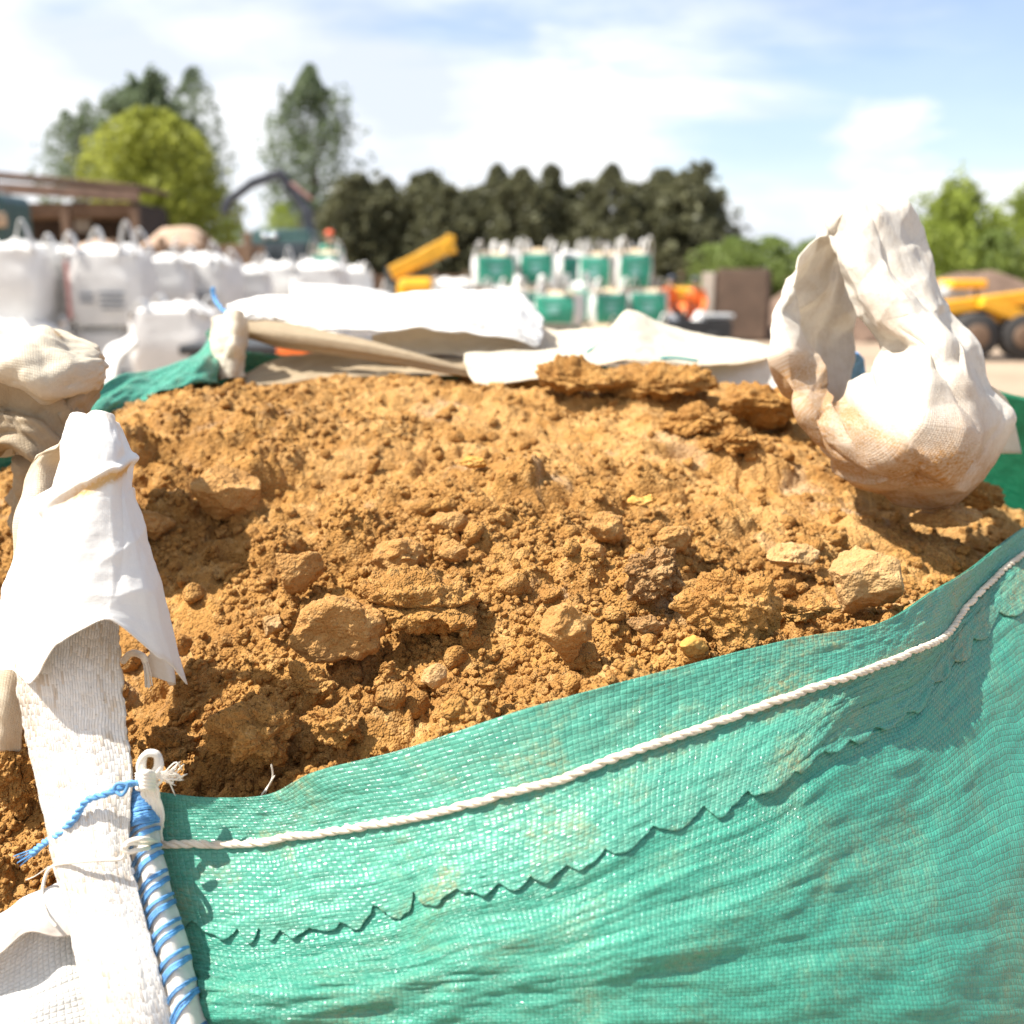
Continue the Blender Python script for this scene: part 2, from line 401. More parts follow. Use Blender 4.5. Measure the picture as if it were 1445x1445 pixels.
def soil_mat(name, base, pale, dark, gran=1.0, greyamt=.5):
    t = NT(name); co = t.coord('Object')
    dry = t.attr('dry'); f1 = t.noise(co, 16, 6, .62); f2 = t.noise(co, 260, 4, .6); f3 = t.noise(co, 55, 5, .65)
    c = t.mix(t.ramp(f1, [(.33, 0), (.66, 1)]), dark, base)
    c = t.mix(t.ma('MULTIPLY', t.ramp(f3, [(.5, 0), (.72, 1)]), .75), c, pale)
    c = t.mix(t.ma('MULTIPLY', dry, .4), c, tuple(x*1.05 for x in pale))
    # mineral grains: pale grit, ochre grit and a few grey flecks
    v = t.n('ShaderNodeTexVoronoi', i={'Vector': co, 'Scale': 420.0}); sp = t.n('ShaderNodeSeparateColor', i={0: v.outputs['Color']})
    grn = t.ramp(v.outputs['Distance'], [(.25, 1), (.4, 0)])
    c = t.mix(t.ma('MULTIPLY', t.ma('MULTIPLY', t.ramp(sp.outputs[0], [(.90, 0), (.95, 1)]), grn), .35), c, tuple(min(.9, x*1.45+.02) for x in pale))
    c = t.mix(t.ma('MULTIPLY', t.ma('MULTIPLY', t.ramp(sp.outputs[1], [(.93, 0), (.95, 1)]), grn), .5), c, (.19, .13, .08))
    c = t.mix(t.ma('MULTIPLY', t.ramp(f2, [(.32, 1), (.5, 0)]), .45), c, tuple(x*.62 for x in base))
    g = t.ramp(t.noise(co, 9, 5, .6, .3), [(.60, 0), (.72, 1)]); c = t.mix(t.ma('MULTIPLY', g, greyamt), c, (.46, .36, .25))
    v2 = t.n('ShaderNodeTexVoronoi', i={'Vector': co, 'Scale': 620.0}).outputs['Distance']; v3 = t.n('ShaderNodeTexVoronoi', i={'Vector': co, 'Scale': 300.0}).outputs['Distance']
    nb = t.bump(t.ma('SUBTRACT', 1.0, v3), min(1, .9*gran), .0019)
    nb = t.bump(t.ma('SUBTRACT', 1.0, v2), min(1, .8*gran), .0014, nb)
    nb = t.bump(t.noise(co, 900, 3, .7), .5, .0006, nb)
    return t.bsdf(c, .92, nb, .25)

M = {}
SB, SP, SDK = (.415, .212, .056), (.54, .33, .13), (.265, .125, .031)
M['soil'] = soil_mat('ochre_soil', SB, SP, SDK)
M['clod'] = soil_mat('ochre_clod', (.405, .205, .053), (.52, .305, .11), (.29, .135, .034), 1.1, .1)
M['stone'] = soil_mat('dusty_stone', (.42, .222, .070), (.52, .325, .135), (.33, .165, .050), .75, .1)
M['stone_pale'] = soil_mat('pale_stone', (.47, .29, .12), (.54, .37, .19), (.38, .21, .08), .6, .3)
M['stone_grey'] = soil_mat('grey_conglomerate', (.36, .20, .075), (.44, .30, .15), (.26, .135, .05), 1.0, .2)
M['stone_yellow'] = soil_mat('yellow_pebble', (.56, .30, .075), (.60, .37, .13), (.48, .24, .05), .12, 0)
GREEN = (.056, .305, .213)
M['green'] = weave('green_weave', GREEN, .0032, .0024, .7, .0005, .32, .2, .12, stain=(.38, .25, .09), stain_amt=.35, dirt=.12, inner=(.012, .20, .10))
M['green_hem'] = weave('green_hem_weave', (.074, .312, .222), .0032, .0024, .7, .0005, .34, .16, .12, stain=(.50, .27, .07), stain_amt=.65, dirt=.15)
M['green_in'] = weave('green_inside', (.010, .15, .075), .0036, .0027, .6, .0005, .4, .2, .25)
M['white'] = weave('white_weave', (.80, .78, .73), .0036, .0028, .9, .0006, .5, .05, .2, dirt=.30, dirtcol=(.52, .42, .29))
M['strap'] = weave('webbing', (.84, .82, .78), .0075, .0015, .9, .0007, .6, .09, .12, stainattr=True, stagger=True, stain=(.55, .43, .29), dirt=.6, dirtcol=(.60, .48, .33))
M['flap'] = weave('smooth_white_cloth', (.84, .82, .78), .0012, .0012, .25, .0002, .5, .02, .22, stainattr=True, stain=(.66, .42, .16))
M['loop'] = weave('loop_cloth', (.82, .77, .68), .0017, .0017, .7, .0004, .55, .05, .3, stainattr=True, stain=(.46, .215, .04), dirt=.5, dirtcol=(.50, .37, .22))
M['cream'] = weave('cream_cloth', (.74, .67, .54), .0018, .0018, .5, .0004, .55, .04, .3, stainattr=True, stain=(.55, .33, .10), dirt=.22, dirtcol=(.5, .4, .26))
M['brown'] = weave('brown_cloth', (.42, .32, .20), .0018, .0018, .6, .0004, .6, .07, .2, dirt=.4, dirtcol=(.28, .20, .11))  # brown cloth for the undersides and the twisted throat
M['cord'] = simple('cord', (.70, .60, .47), .8, .22, 60, bump=.0006, bscale=900)
M['thread'] = simple('thread', (.78, .72, .62), .8, .12, 60, bump=.0004, bscale=1500)
M['blue'] = simple('blue_thread', (.11, .30, .58), .6, .45, 90, bump=.0004, bscale=1200)

# ------------------------------------------------------------------ setting: ground
def ground_mat():
    t = NT('yard_ground'); co = t.coord()
    f = t.noise(co, .35, 8, .6); g = t.noise(co, 6, 6, .65)
    c = t.mix(t.ramp(f, [(.35, 0), (.65, 1)]), (.27, .19, .125), (.40, .30, .21)); c = t.mix(t.ma('MULTIPLY', t.ramp(g, [(.45, 0), (.7, 1)]), .4), c, (.20, .14, .095))
    return t.bsdf(c, .95, t.bump(g, .6, .03))
gx = np.concatenate([-np.geomspace(900, 2, 40), np.linspace(-1.8, 1.8, 7), np.geomspace(2, 900, 40)]); gy = np.concatenate([[-40, -10, -2], np.geomspace(1, 1600, 70)])
XX, YY = np.meshgrid(gx, gy, indexing='ij'); ZZ = .03*fbm2(XX*.15, YY*.15, 3, 3)*np.clip(np.abs(YY)/20, 0, 1)*(YY < 200)-.03
tag(meshnp('ground', np.stack([XX, YY, ZZ], -1).reshape(-1, 3), gridfaces(len(gx), len(gy))[:, ::-1], ground_mat()), kind='structure')

# ------------------------------------------------------------------ the big bag
RIM = [P(228, 1118, .655), P(379, 1121, .645), P(568, 1058, .632), P(733, 1003, .625), P(900, 957, .64), P(1109, 904, .68), P(1238, 880, .725), P(1315, 834, .79),
       P(1445, 744, .98), np.array((.66, 1.14, 1.62)), np.array((.715, 1.32, 1.675)), np.array((.66, 1.50, 1.695)), P(1215, 525, 1.62), np.array((.2, 1.70, 1.705)), np.array((-.2, 1.66, 1.715)),
       P(300, 492, 1.56), P(130, 566, 1.28), np.array((-.60, 1.0, 1.62)), np.array((-.57, .74, 1.52)), np.array((-.43, .60, 1.46)), P(0, 1318, .60), P(120, 1235, .635)]
RIM = np.array(RIM)
rimd = cr_interp(RIM, 400, True)
CTL = [(300, 1085, .70), (560, 1040, .675), (722, 722, .92), (722, 850, .785), (480, 900, .785), (1000, 850, .79), (1230, 820, .87), (1300, 730, 1.02), (1100, 650, 1.13), (722, 600, 1.2),
       (500, 532, 1.46), (700, 524, 1.50), (900, 532, 1.49), (1080, 575, 1.38), (1200, 650, 1.16), (250, 620, 1.15), (175, 565, 1.27), (250, 800, .93), (215, 1000, .79), (10, 1215, .68), (20, 1050, .77),
       (20, 850, .93), (20, 680, 1.10), (330, 545, 1.42), (1425, 748, 1.10), (1440, 716, 1.36), (1400, 714, 1.40), (1215, 575, 1.45), (900, 650, 1.1), (500, 650, 1.1), (1430, 775, .99)]
ctl = [P(*c) for c in CTL]
for i, p in enumerate(RIM):
    if i <= 7: ctl.append(p-np.array((0, -.012, .010)))
    elif i in (13, 14, 15, 16, 17, 18, 19): ctl.append(p-np.array((0, 0, .03)))
    elif i in (20, 21): ctl.append(p-np.array((0, -.02, .018)))
ctl = np.array(ctl)
def tps(r2): return .5*r2*np.log(r2+1e-12)
nC = len(ctl); D2 = ((ctl[:, None, :2]-ctl[None, :, :2])**2).sum(2)
A = np.zeros((nC+3, nC+3)); A[:nC, :nC] = tps(D2)+np.eye(nC)*2e-3; A[:nC, nC] = 1; A[:nC, nC+1:] = ctl[:, :2]; A[nC, :nC] = 1; A[nC+1:, :nC] = ctl[:, :2].T
wts = np.linalg.solve(A, np.concatenate([ctl[:, 2], [0, 0, 0]]))
def soil_base(x, y):
    r = wts[nC]+wts[nC+1]*x+wts[nC+2]*y
    for i in range(nC): r = r+wts[i]*tps((x-ctl[i, 0])**2+(y-ctl[i, 1])**2)
    return r
def hit(px, py):
    """where the sight line of the photo's pixel meets the smooth soil surface"""
    ds = np.linspace(.56, 1.75, 1200); u = px-CXY; v = py-CXY
    f = FPX*math.cos(TH)-v*math.sin(TH); dn = FPX*math.sin(TH)+v*math.cos(TH)
    x = u*ds/f; z = ZC-dn*ds/f; b = soil_base(x, ds); k = np.argmax(z < b)
    return np.array((x[k], ds[k], b[k]))

PITS = [(hit(a, b), r) for a, b, r in ((1102, 850, .008), (966, 860, .008), (978, 902, .006), (392, 928, .008), (525, 950, .007), (250, 935, .009), (955, 628, .011), (1042, 612, .009), (705, 645, .008), (430, 655, .009), (610, 640, .008), (215, 655, .013), (275, 1085, .006), (350, 1000, .007), (880, 690, .007), (545, 905, .007), (690, 905, .006), (1180, 770, .008), (1230, 700, .009), (330, 760, .009), (760, 700, .007), (620, 850, .006))]
def soil_height(x, y):
    z = soil_base(x, y)
    z = z+.009*fbm2(x*11, y*11, 3, 21)
    # crumbly in front, flatter crust on the right and at the back
    crust = np.clip((y-.93)*3.2+x*1.5+.55*fbm2(x*7, y*7, 2, 33), 0, 1)
    rough = 1-.85*crust
    wx = x+.004*vn2(x*60, y*60, 5); wy = y+.004*vn2(x*60, y*60, 6)
    m1 = np.clip(.5+1.6*vn2(x*13+3, y*13, 35), 0, 1); m2 = np.clip(.55+1.6*vn2(x*21, y*21+5, 36), .12, 1)
    z = z+rough*1.0*domes2(wx, wy, .066, .6, .22, .55, 40)*.85-.006*rough
    z = z+(.12+.88*rough)*domes2(wx, wy, .030, .6, .2, .55, 45)*.95*(.3+.7*m1)
    z = z+rough*.95*domes2(wx, wy, .016, .6, .2, .58, 50)*.9*m2
    z = z+(.30+.7*rough)*.95*domes2(wx, wy, .0088, .7, .2, .6, 60)*(.25+.75*m2)
    z = z+(.35+.65*rough)*(.65+.45*m1)*(.9*domes2(x, y, .0052, .85, .22, .62, 70)+.7*domes2(x, y, .0033, .9, .25, .65, 75))
    z = z+.0020*fbm2(x*95, y*95, 3, 80)-.004*np.clip(vn2(x*38, y*38, 37)-.35, 0, 1)*rough*4
    # crust plates with broken edges
    for sx, sy, ang, h, L, sd_ in ((-.02, 1.32, .10, .012, .5, 1), (.30, 1.12, -.35, .012, .26, 2), (-.38, 1.15, .25, .018, .25, 3), (.12, 1.05, .5, .009, .2, 4), (-.15, 1.0, -.1, .007, .3, 5)):
        dx = x-sx; dy = y-sy; a = dx*math.cos(ang)+dy*math.sin(ang); b = -dx*math.sin(ang)+dy*math.cos(ang)
        b = b+.022*fbm2(a*16+sd_, b*16, 4, 90+sd_)
        z = z+h*(1/(1+np.exp(-b/.0042)))*np.exp(-np.maximum(b, 0)/.09)*np.exp(-(a/L)**4)
    z = z+crust*(.0022*fbm2(x*150, y*150, 2, 84)+.004*fbm2(x*30, y*30, 3, 85))
    # cracks
    for (x0, y0, x1, y1, w, dp, s_) in ((-.085, 1.20, -.10, 1.02, .004, .014, 1), (.03, .98, .17, 1.05, .005, .014, 2), (.20, .90, .27, .80, .006, .018, 3), (-.40, 1.16, -.24, 1.10, .007, .020, 4), (-.24, 1.10, -.12, 1.12, .005, .012, 5), (.22, 1.22, .33, 1.30, .007, .022, 6), (.25, 1.18, .24, 1.05, .005, .014, 7), (-.30, 1.38, .0, 1.42, .006, .012, 8), (.33, 1.06, .47, 1.0, .005, .014, 9), (.05, 1.30, .20, 1.36, .005, .012, 10), (.10, 1.12, .02, 1.26, .004, .010, 11)):
        t = np.clip(((x-x0)*(x1-x0)+(y-y0)*(y1-y0))/((x1-x0)**2+(y1-y0)**2), 0, 1)
        qx = x+.006*fbm2(x*40, y*40, 3, s_)-(x0+t*(x1-x0)); qy = y+.006*fbm2(x*40+9, y*40, 3, s_)-(y0+t*(y1-y0))
        z = z-dp*np.exp(-(qx*qx+qy*qy)/(w*w))
    for p_, r_ in PITS:
        qx = (x-p_[0])*.55+.005*vn2(x*90, y*90, 91); qy = y-p_[1]+.005*vn2(x*90, y*90, 92); z = z-r_*2.2*np.exp(-((qx*qx+qy*qy)/(r_*r_))**1.5)
    return z-.012
nx, ny = 960, 860
xs = np.linspace(-.64, .74, nx); ys = np.linspace(.585, 1.72, ny)
XX, YY = np.meshgrid(xs, ys, indexing='ij')
ZZ = soil_height(XX, YY)
def inside(x, y, poly):
    r = np.zeros(x.shape, bool); n = len(poly)
    for i in range(n):
        x0, y0 = poly[i-1][:2]; x1, y1 = poly[i][:2]
        c = ((y0 > y) != (y1 > y)) & (x < (x1-x0)*(y-y0)/(y1-y0+1e-12)+x0); r ^= c
    return r
poly = cr_interp(RIM, 90, True)
ins = inside(XX, YY, poly); 
fc = gridfaces(nx, ny)[:, ::-1]; keep = ins.ravel()[fc].all(1)
fc = fc[keep]; used, inv = np.unique(fc.ravel(), return_inverse=True)
V = np.stack([XX, YY, ZZ], -1).reshape(-1, 3)[used]
dry = np.clip((YY-.93)*3.2+XX*1.5+.55*fbm2(XX*7, YY*7, 2, 33), 0, 1)*np.clip(.6+.9*fbm2(XX*24, YY*24, 3, 34), 0, 1)
tag(meshnp('soil_heap', V, inv.reshape(-1, 4), M['soil'], smooth=True, attrs={'dry': dry.ravel()[used]}), 'crumbly orange-brown soil heaped up inside the open green bag', 'soil', kind='stuff')
def soil_z(x, y): return float(soil_height(np.array([[x]]), np.array([[y]]))[0, 0])

# lumps -------------------------------------------------------------
def ico(n):
    bm = bmesh.new(); bmesh.ops.create_icosphere(bm, subdivisions=n, radius=1)
    v = np.array([q.co[:] for q in bm.verts]); f = np.array([[w.index for w in q.verts] for q in bm.faces]); bm.free(); return v, f
ICO = {n: ico(n) for n in (1, 2, 3, 5, 6)}
def lump(level, kind, seed, size):
    """unit lump deformed; size = semi axes in metres"""
    v, f = ICO[level]; v = v.copy(); r = np.random.default_rng(seed)
    o = r.uniform(-50, 50, 3)
    q = v*1.3+o
    rad = 1+.26*fbm3(q[:, 0], q[:, 1], q[:, 2], 3, seed)
    if kind in ('stone', 'slab'):
        for k in range(11):   # broken facets
            n = r.normal(size=3); n /= np.linalg.norm(n); d = r.uniform(.62, .86); pr = v@n
            lim = np.where(pr > .05, d/np.maximum(pr, .05), 9); rad = np.minimum(rad, lim+.03*vn3(q[:, 0]*3, q[:, 1]*3, q[:, 2]*3, k))
    p = v*rad[:, None]*np.array(size)
    if level >= 3:
        n = v/np.array(size)*np.mean(size); n /= np.linalg.norm(n, axis=1, keepdims=True); a = p+o
        if kind in ('clod',):
            d = .45*domes3(a[:, 0], a[:, 1], a[:, 2], .013, .3, .7, seed)+.6*domes3(a[:, 0], a[:, 1], a[:, 2], .0056, .3, .7, seed+9)+.7*domes3(a[:, 0], a[:, 1], a[:, 2], .0031, .3, .65, seed+19)+.004*fbm3(a[:, 0]*50, a[:, 1]*50, a[:, 2]*50, 3, seed)-.010
        else:
            d = .0035*fbm3(a[:, 0]*55, a[:, 1]*55, a[:, 2]*55, 4, seed)+.35*domes3(a[:, 0], a[:, 1], a[:, 2], .005, .3, .6, seed)*(vn3(a[:, 0]*40, a[:, 1]*40, a[:, 2]*40, 4) > -.1)
        if size[0] < .012: d = d*.5
        p = p+n*d[:, None]
    return p, f
def rotm(r):
    a = r.uniform(0, 6.28, 3); return np.array(Matrix.Rotation(a[0], 3, 'Z') @ Matrix.Rotation(a[1]*.25, 3, 'X') @ Matrix.Rotation(a[2]*.1, 3, 'Y'))

# loose crumbs: nobody could count them
parts = []
cr_r = np.random.default_rng(5)
protos = {1: [lump(1, 'clod', s, (1, .85, .75))[0] for s in range(10)], 2: [lump(2, 'stone', s+30, (1, .8, .7))[0] for s in range(12)], 3: [lump(2, 'clod', s+80, (1, .9, .75))[0] for s in range(12)]}
N1 = 30000
px_ = cr_r.uniform(-.6, .7, N1*3); py_ = cr_r.uniform(.62, 1.0, N1*3)**1.0; py_ = np.where(cr_r.random(N1*3) < .45, cr_r.uniform(.62, 1.65, N1*3), py_)
ok = inside(px_, py_, poly) & (np.abs(px_) < py_*.52+.02); px_ = px_[ok][:N1]; py_ = py_[ok][:N1]
dens_ = vn2(px_*14, py_*14, 71)-np.clip((py_-.93)*3+px_*1.4, 0, 1)*.9; ok = dens_ > -.6; px_ = px_[ok]; py_ = py_[ok]
pz_ = soil_height(px_, py_)
sz = .0009+.0036*cr_r.random(len(px_))**2.6
VV = []; FF = []; n0 = 0
for i in range(len(px_)):
    R = rotm(cr_r); s = sz[i]; lv = 1 if s < .0022 else 3
    p = protos[lv][i % 10]; f = ICO[1][1] if lv == 1 else ICO[2][1]
    VV.append((p*s)@R.T+(px_[i], py_[i], pz_[i]+s*.35)); FF.append(f+n0); n0 += len(p)
for i in range(900):
    while True:
        x = cr_r.uniform(-.45, .6); y = cr_r.uniform(.62, 1.6)
        if abs(x) < y*.52 and inside(np.array([x]), np.array([y]), poly)[0]: break
    R = rotm(cr_r); s = .003+.006*cr_r.random()**2; f = ICO[2][1]; p = protos[2][i % 12] if i % 2 else protos[3][i % 12]
    VV.append((p*s)@R.T+(x, y, soil_z(x, y)+s*.15)); FF.append(f+n0); n0 += len(p)
mp_ = [lump(3, 'clod' if s % 3 else 'stone', s+500, (.0095, .0080+.001*(s % 2), .0075)) for s in range(10)]
for i in range(520):
    while True:
        x = cr_r.uniform(-.45, .6); y = .62+(1.0*cr_r.random()**1.5)
        if abs(x) < y*.52 and inside(np.array([x]), np.array([y]), poly)[0] and (y-.3*(0-x) < .98 or cr_r.random() < .12): break
    p, f = mp_[i % 10]; R = rotm(cr_r); s = .45+1.15*cr_r.random()**1.8
    VV.append((p*s)@R.T+(x, y, soil_z(x, y)+s*.0022)); FF.append(f+n0); n0 += len(p)
tag(meshnp('loose_soil_crumbs', np.vstack(VV), np.vstack(FF), M['clod'], smooth=True), 'small crumbs and grit scattered over the orange soil heap', 'soil crumbs', kind='stuff')

# stones and clods one can tell apart: px, py, width px, height px, kind, material, sink, label
CL = [
 (478, 905, 132, 100, 'stone', 'stone', .15, 'largest smooth dusty stone, at the left of the near half of the soil', 'stone'),
 (585, 862, 175, 82, 'clod', 'clod', .3, 'wide knobbly clod lying just behind and right of the large smooth stone', 'clod'),
 (1032, 880, 138, 118, 'clod', 'clod', .1, 'biggest orange clod by the near green rim, right of centre', 'clod'),
 (1228, 828, 128, 88, 'stone', 'stone_pale', .4, 'broad pale stone near the bend in the green rim on the right', 'stone'),
 (800, 905, 84, 92, 'stone', 'stone', .15, 'upright squared stone leaning in the soil near the middle of the green rim', 'stone'),
 (418, 815, 66, 64, 'stone', 'stone', .1, 'egg-shaped stone half shaded, above the largest smooth stone', 'stone'),
 (358, 1062, 132, 104, 'clod', 'clod', .15, 'large clod resting against the left end of the green rim', 'clod'),
 (475, 1040, 104, 70, 'clod', 'clod', .2, 'low clod beside the large one at the left end of the green rim', 'clod'),
 (566, 800, 80, 56, 'stone', 'stone', .25, 'rounded stone sunk in crumbs right of the egg-shaped stone', 'stone'),
 (318, 700, 104, 66, 'stone', 'stone', .5, 'long dusty stone lying near the top of the white strap', 'stone'),
 (630, 740, 66, 40, 'slab', 'stone', .2, 'small flat stone with a hollow face near the centre of the heap', 'stone'),
 (641, 784, 40, 34, 'stone', 'stone', .1, 'small upright stone just below the flat hollow one', 'stone'),
 (840, 790, 46, 44, 'stone', 'stone', .1, 'small brown stone tucked under the smooth one right of centre', 'stone'),
 (858, 752, 62, 46, 'stone', 'stone', .15, 'smooth rounded stone right of centre above the small brown one', 'stone'),
 (925, 822, 96, 84, 'clod', 'stone_grey', .25, 'dark gritty clod left of the biggest orange clod', 'clod'),
 (955, 765, 62, 50, 'stone', 'stone', .3, 'half-buried stone behind the dark gritty clod', 'stone'),
 (1112, 792, 84, 40, 'slab', 'stone_pale', .2, 'flat pale chip of stone between the biggest clod and the broad pale stone', 'stone'),
 (614, 962, 44, 38, 'stone', 'stone_pale', .1, 'small pale cube-like stone near the left middle of the green rim', 'stone'),
 (440, 985, 86, 60, 'clod', 'clod', .15, 'crumbly clod in front of the largest smooth stone', 'clod'),
 (648, 1002, 62, 52, 'clod', 'clod', .15, 'crumbly clod touching the green rim below the small pale cube-like stone', 'clod'),
 (655, 897, 56, 44, 'clod', 'clod', .1, 'bright little clod right of the largest smooth stone', 'clod'),
 (212, 746, 58, 50, 'stone', 'stone', .2, 'stone in the shade right of the white flap', 'stone'),
 (18, 1120, 78, 110, 'clod', 'clod', .1, 'tall clod left of the white strap at the photo edge', 'clod'),
 (12, 1028, 52, 50, 'clod', 'clod', .1, 'small clod above the tall one left of the white strap', 'clod'),
 (825, 545, 120, 48, 'clod', 'clod', .2, 'dark ridge of soil at the back under the cream cloth, left half', 'clod'),
 (925, 549, 128, 54, 'clod', 'clod', .2, 'dark ridge of soil at the back under the cream cloth, right half', 'clod'),
 (1078, 582, 118, 62, 'clod', 'clod', .15, 'dark jutting clod beside the foot of the white loop on the right', 'clod'),
 (985, 602, 84, 52, 'clod', 'clod', .25, 'pale clod left of the dark jutting clod at the back', 'clod'),
 (1035, 632, 76, 46, 'clod', 'clod', .3, 'low clod in front of the dark jutting clod at the back', 'clod'),
 (908, 711, 38, 15, 'pebble', 'stone_yellow', .1, 'smooth yellow pebble lying flat right of centre', 'pebble'),
 (668, 656, 40, 15, 'pebble', 'stone_yellow', .15, 'smooth yellow pebble lying flat behind the centre', 'pebble'),
 (1335, 738, 120, 32, 'slab', 'stone', .2, 'flat slab of stone in the shadow of the white loop on the right', 'stone'),
 (1385, 708, 72, 46, 'clod', 'clod', .1, 'rough clod behind the flat slab by the right green wall', 'clod'),
 (238, 1072, 90, 62, 'clod', 'clod', .15, 'clod behind the frayed white knot at the left end of the rim', 'clod'),
 (384, 888, 36, 36, 'stone', 'stone_pale', .1, 'small pale round stone left of the largest smooth stone', 'stone'),
 (190, 556, 36, 34, 'clod', 'clod', .1, 'small round clod beside the green cloth at the back left', 'clod'),
 (548, 960, 56, 46, 'clod', 'clod', .15, 'crumbly clod between the largest smooth stone and the small pale cube-like one', 'clod'),
 (700, 968, 50, 40, 'clod', 'clod', .2, 'little clod leaning behind the middle of the green rim', 'clod'),
 (980, 920, 46, 30, 'stone', 'stone_yellow', .1, 'ochre stone wedged below the biggest orange clod at the rim', 'stone'),
 (915, 893, 52, 36, 'stone', 'stone_grey', .15, 'small grey stone below the dark gritty clod', 'stone'),
 (1130, 875, 92, 44, 'clod', 'clod', .2, 'clod at the rim between the biggest clod and the broad pale stone', 'clod'),
]
for i, (px, py, w, h, kind, mk, sink, lab, cat) in enumerate(CL):
    c = hit(px, py+h*.25); d = c[1]; W_ = w/FPX*d/2*1.03; H_ = h/FPX*d/2
    dep = W_*(.75 if kind != 'slab' else .7)
    if kind == 'slab': size = (W_, dep, H_*.75)
    elif kind == 'pebble': size = (W_, W_*.6, H_*1.0)
    else: size = (W_, dep, H_*1.08)
    lv = 6 if max(w, h) > 75 else 5
    p, f = lump(lv, {'pebble': 'peb', 'slab': 'slab'}.get(kind, kind), 300+i*7, size)
    if kind == 'clod': p = p*(1.18, 1.12)[w < 60]
    R = np.array(Matrix.Rotation(random.uniform(-.35, .35), 3, 'Z') @ Matrix.Rotation(random.uniform(-.2, .2), 3, 'Y') @ Matrix.Rotation(random.uniform(-.1, .25), 3, 'X'))
    p = p@R.T
    loc = (c[0], c[1]+dep*.35, c[2]+size[2]*(.72-sink*.9)+(.006 if lv == 6 else .002))
    o = meshnp({'stone': 'stone', 'clod': 'soil_clod', 'pebble': 'pebble'}[cat], p, f, M[mk]); o.location = loc
    tag(o, lab, cat, {'stone': 'stones lying in the soil', 'clod': 'clods of orange soil in the bag', 'pebble': 'yellow pebbles on the soil'}[cat])

# bag ---------------------------------------------------------------
bag = empty('bulk_bag', (0, 1.1, .92), 0, 'big open green woven bag full of orange soil, white rope stitched along its rim', 'bulk bag')
bpy.context.view_layer.update()
def tobag(o): o.parent = bag; o.matrix_parent_inverse = Matrix.Translation((0, -1.1, -.92)); return o
ST = [((228, 1118, .655), (222, 1192, .642), (262, 1330, .605), (292, 1460, .57)),
      ((297, 1125, .65), (330, 1190, .636), (345, 1342, .592), (370, 1460, .558)),
      ((379, 1121, .645), (418, 1182, .628), (452, 1334, .583), (480, 1460, .55)),
      ((447, 1088, .64), (515, 1165, .620), (558, 1317, .577), (590, 1460, .545)),
      ((568, 1058, .632), (612, 1148, .610), (640, 1288, .570), (680, 1460, .538)),
      ((733, 1003, .625), (757, 1109, .604), (765, 1262, .565), (790, 1460, .53)),
      ((900, 957, .64), (903, 1061, .615), (900, 1208, .57), (900, 1460, .523)),
      ((1109, 904, .68), (1109, 986, .655), (1080, 1135, .60), (1060, 1460, .528)),
      ((1238, 880, .725), (1230, 940, .70), (1171, 1071, .64), (1200, 1460, .54)),
      ((1315, 834, .79), (1315, 904, .765), (1284, 1020, .708), (1330, 1460, .562)),
      ((1367, 803, .86), (1357, 860, .84), (1362, 942, .788), (1450, 1460, .60)),
      ((1445, 744, .98), (1445, 780, .96), (1462, 860, .895), (1600, 1460, .665)),
      ((1540, 690, 1.14), (1550, 720, 1.12), (1580, 785, 1.09), (1780, 1400, .76))]
stw = []
for s in ST:
    r = [P(*q) for q in s]; lowp = r[3]
    r.append(lowp+np.array((0, .0, -.22))); q = lowp+np.array((0, .10, 0)); r.append(np.array((q[0]*.95, q[1], .93)))
    stw.append(r)
PAN = {}
def fold_fn(G, U, V, N):
    U0 = U
    U = np.linspace(0, 1.25, G.shape[0])[:, None]+0*U
    # shallow horizontal sags and a few diagonal drag folds
    a = .0042*fbm2(U*4.0+V*7, V*13, 3, 61)+.0014*fbm2(U*12+V*10, V*85, 2, 62)+.0006*fbm2(U*30, V*300, 2, 63)
    w = np.clip(V/.03, 0, 1)*np.clip((V-.02)/.13, .22, 1)
    PAN['G'] = G-N*(a*w)[..., None]; PAN['U'] = U0; PAN['V'] = V
    return PAN['G']
SEAMROW = 2.0
fp = tobag(sheet('front_panel', stw, M['green'], None, 620, 420, thick=.0009, fn=fold_fn))
nh, mh = 1300, 130
def rs(A, n):
    t = np.linspace(0, A.shape[0]-1, n); i = np.minimum(t.astype(int), A.shape[0]-2); f = (t-i).reshape((-1,)+(1,)*(A.ndim-1)); return A[i]*(1-f)+A[i+1]*f
PG = rs(PAN['G'], nh); PU = rs(PAN['U'], nh); PV = rs(PAN['V'], nh); PN = grid_normals(PG)
if PN[nh//2, 60][1] > 0: PN = -PN
JS = (PG.shape[1]-1)*2/5.0; u1 = np.linspace(0, 1.25, nh)
ph_ = u1*21+.7*vn2(u1*11, u1*0, 4); teeth = 1-np.sin(np.abs((ph_ % 1)-.5)*math.pi)
cut = (.075*teeth*(.75+.5*vn2(u1*9, u1*0, 15))+.012*vn2(u1*80, u1*0+3, 9)+.035+.02*vn2(u1*8, u1*0, 19))*np.clip(1.2-(u1-.45)*.75, .5, 1.1)
tt = np.linspace(0, 1, mh)[None]; tt = tt-cut[:, None]*np.clip((tt-.6)/.4, 0, 1)**1.3
jf = tt*JS; j0 = np.minimum(jf.astype(int), PG.shape[1]-2); fj = jf-j0; I = np.arange(nh)[:, None]
def pick(A): return A[I, j0]*(1-fj[..., None])+A[I, j0+1]*fj[..., None]
HG = pick(PG); HN = pick(PN); HU = pick(PU[..., None])[..., 0]; HV = pick(PV[..., None])[..., 0]
lift = .0018+.0010*tt**4*(.7+.8*vn2(u1*22, u1*0+1, 12))[:, None]+.0006*fbm2(HU*90, HV*200, 2, 13)
HG = HG+HN*lift[..., None]
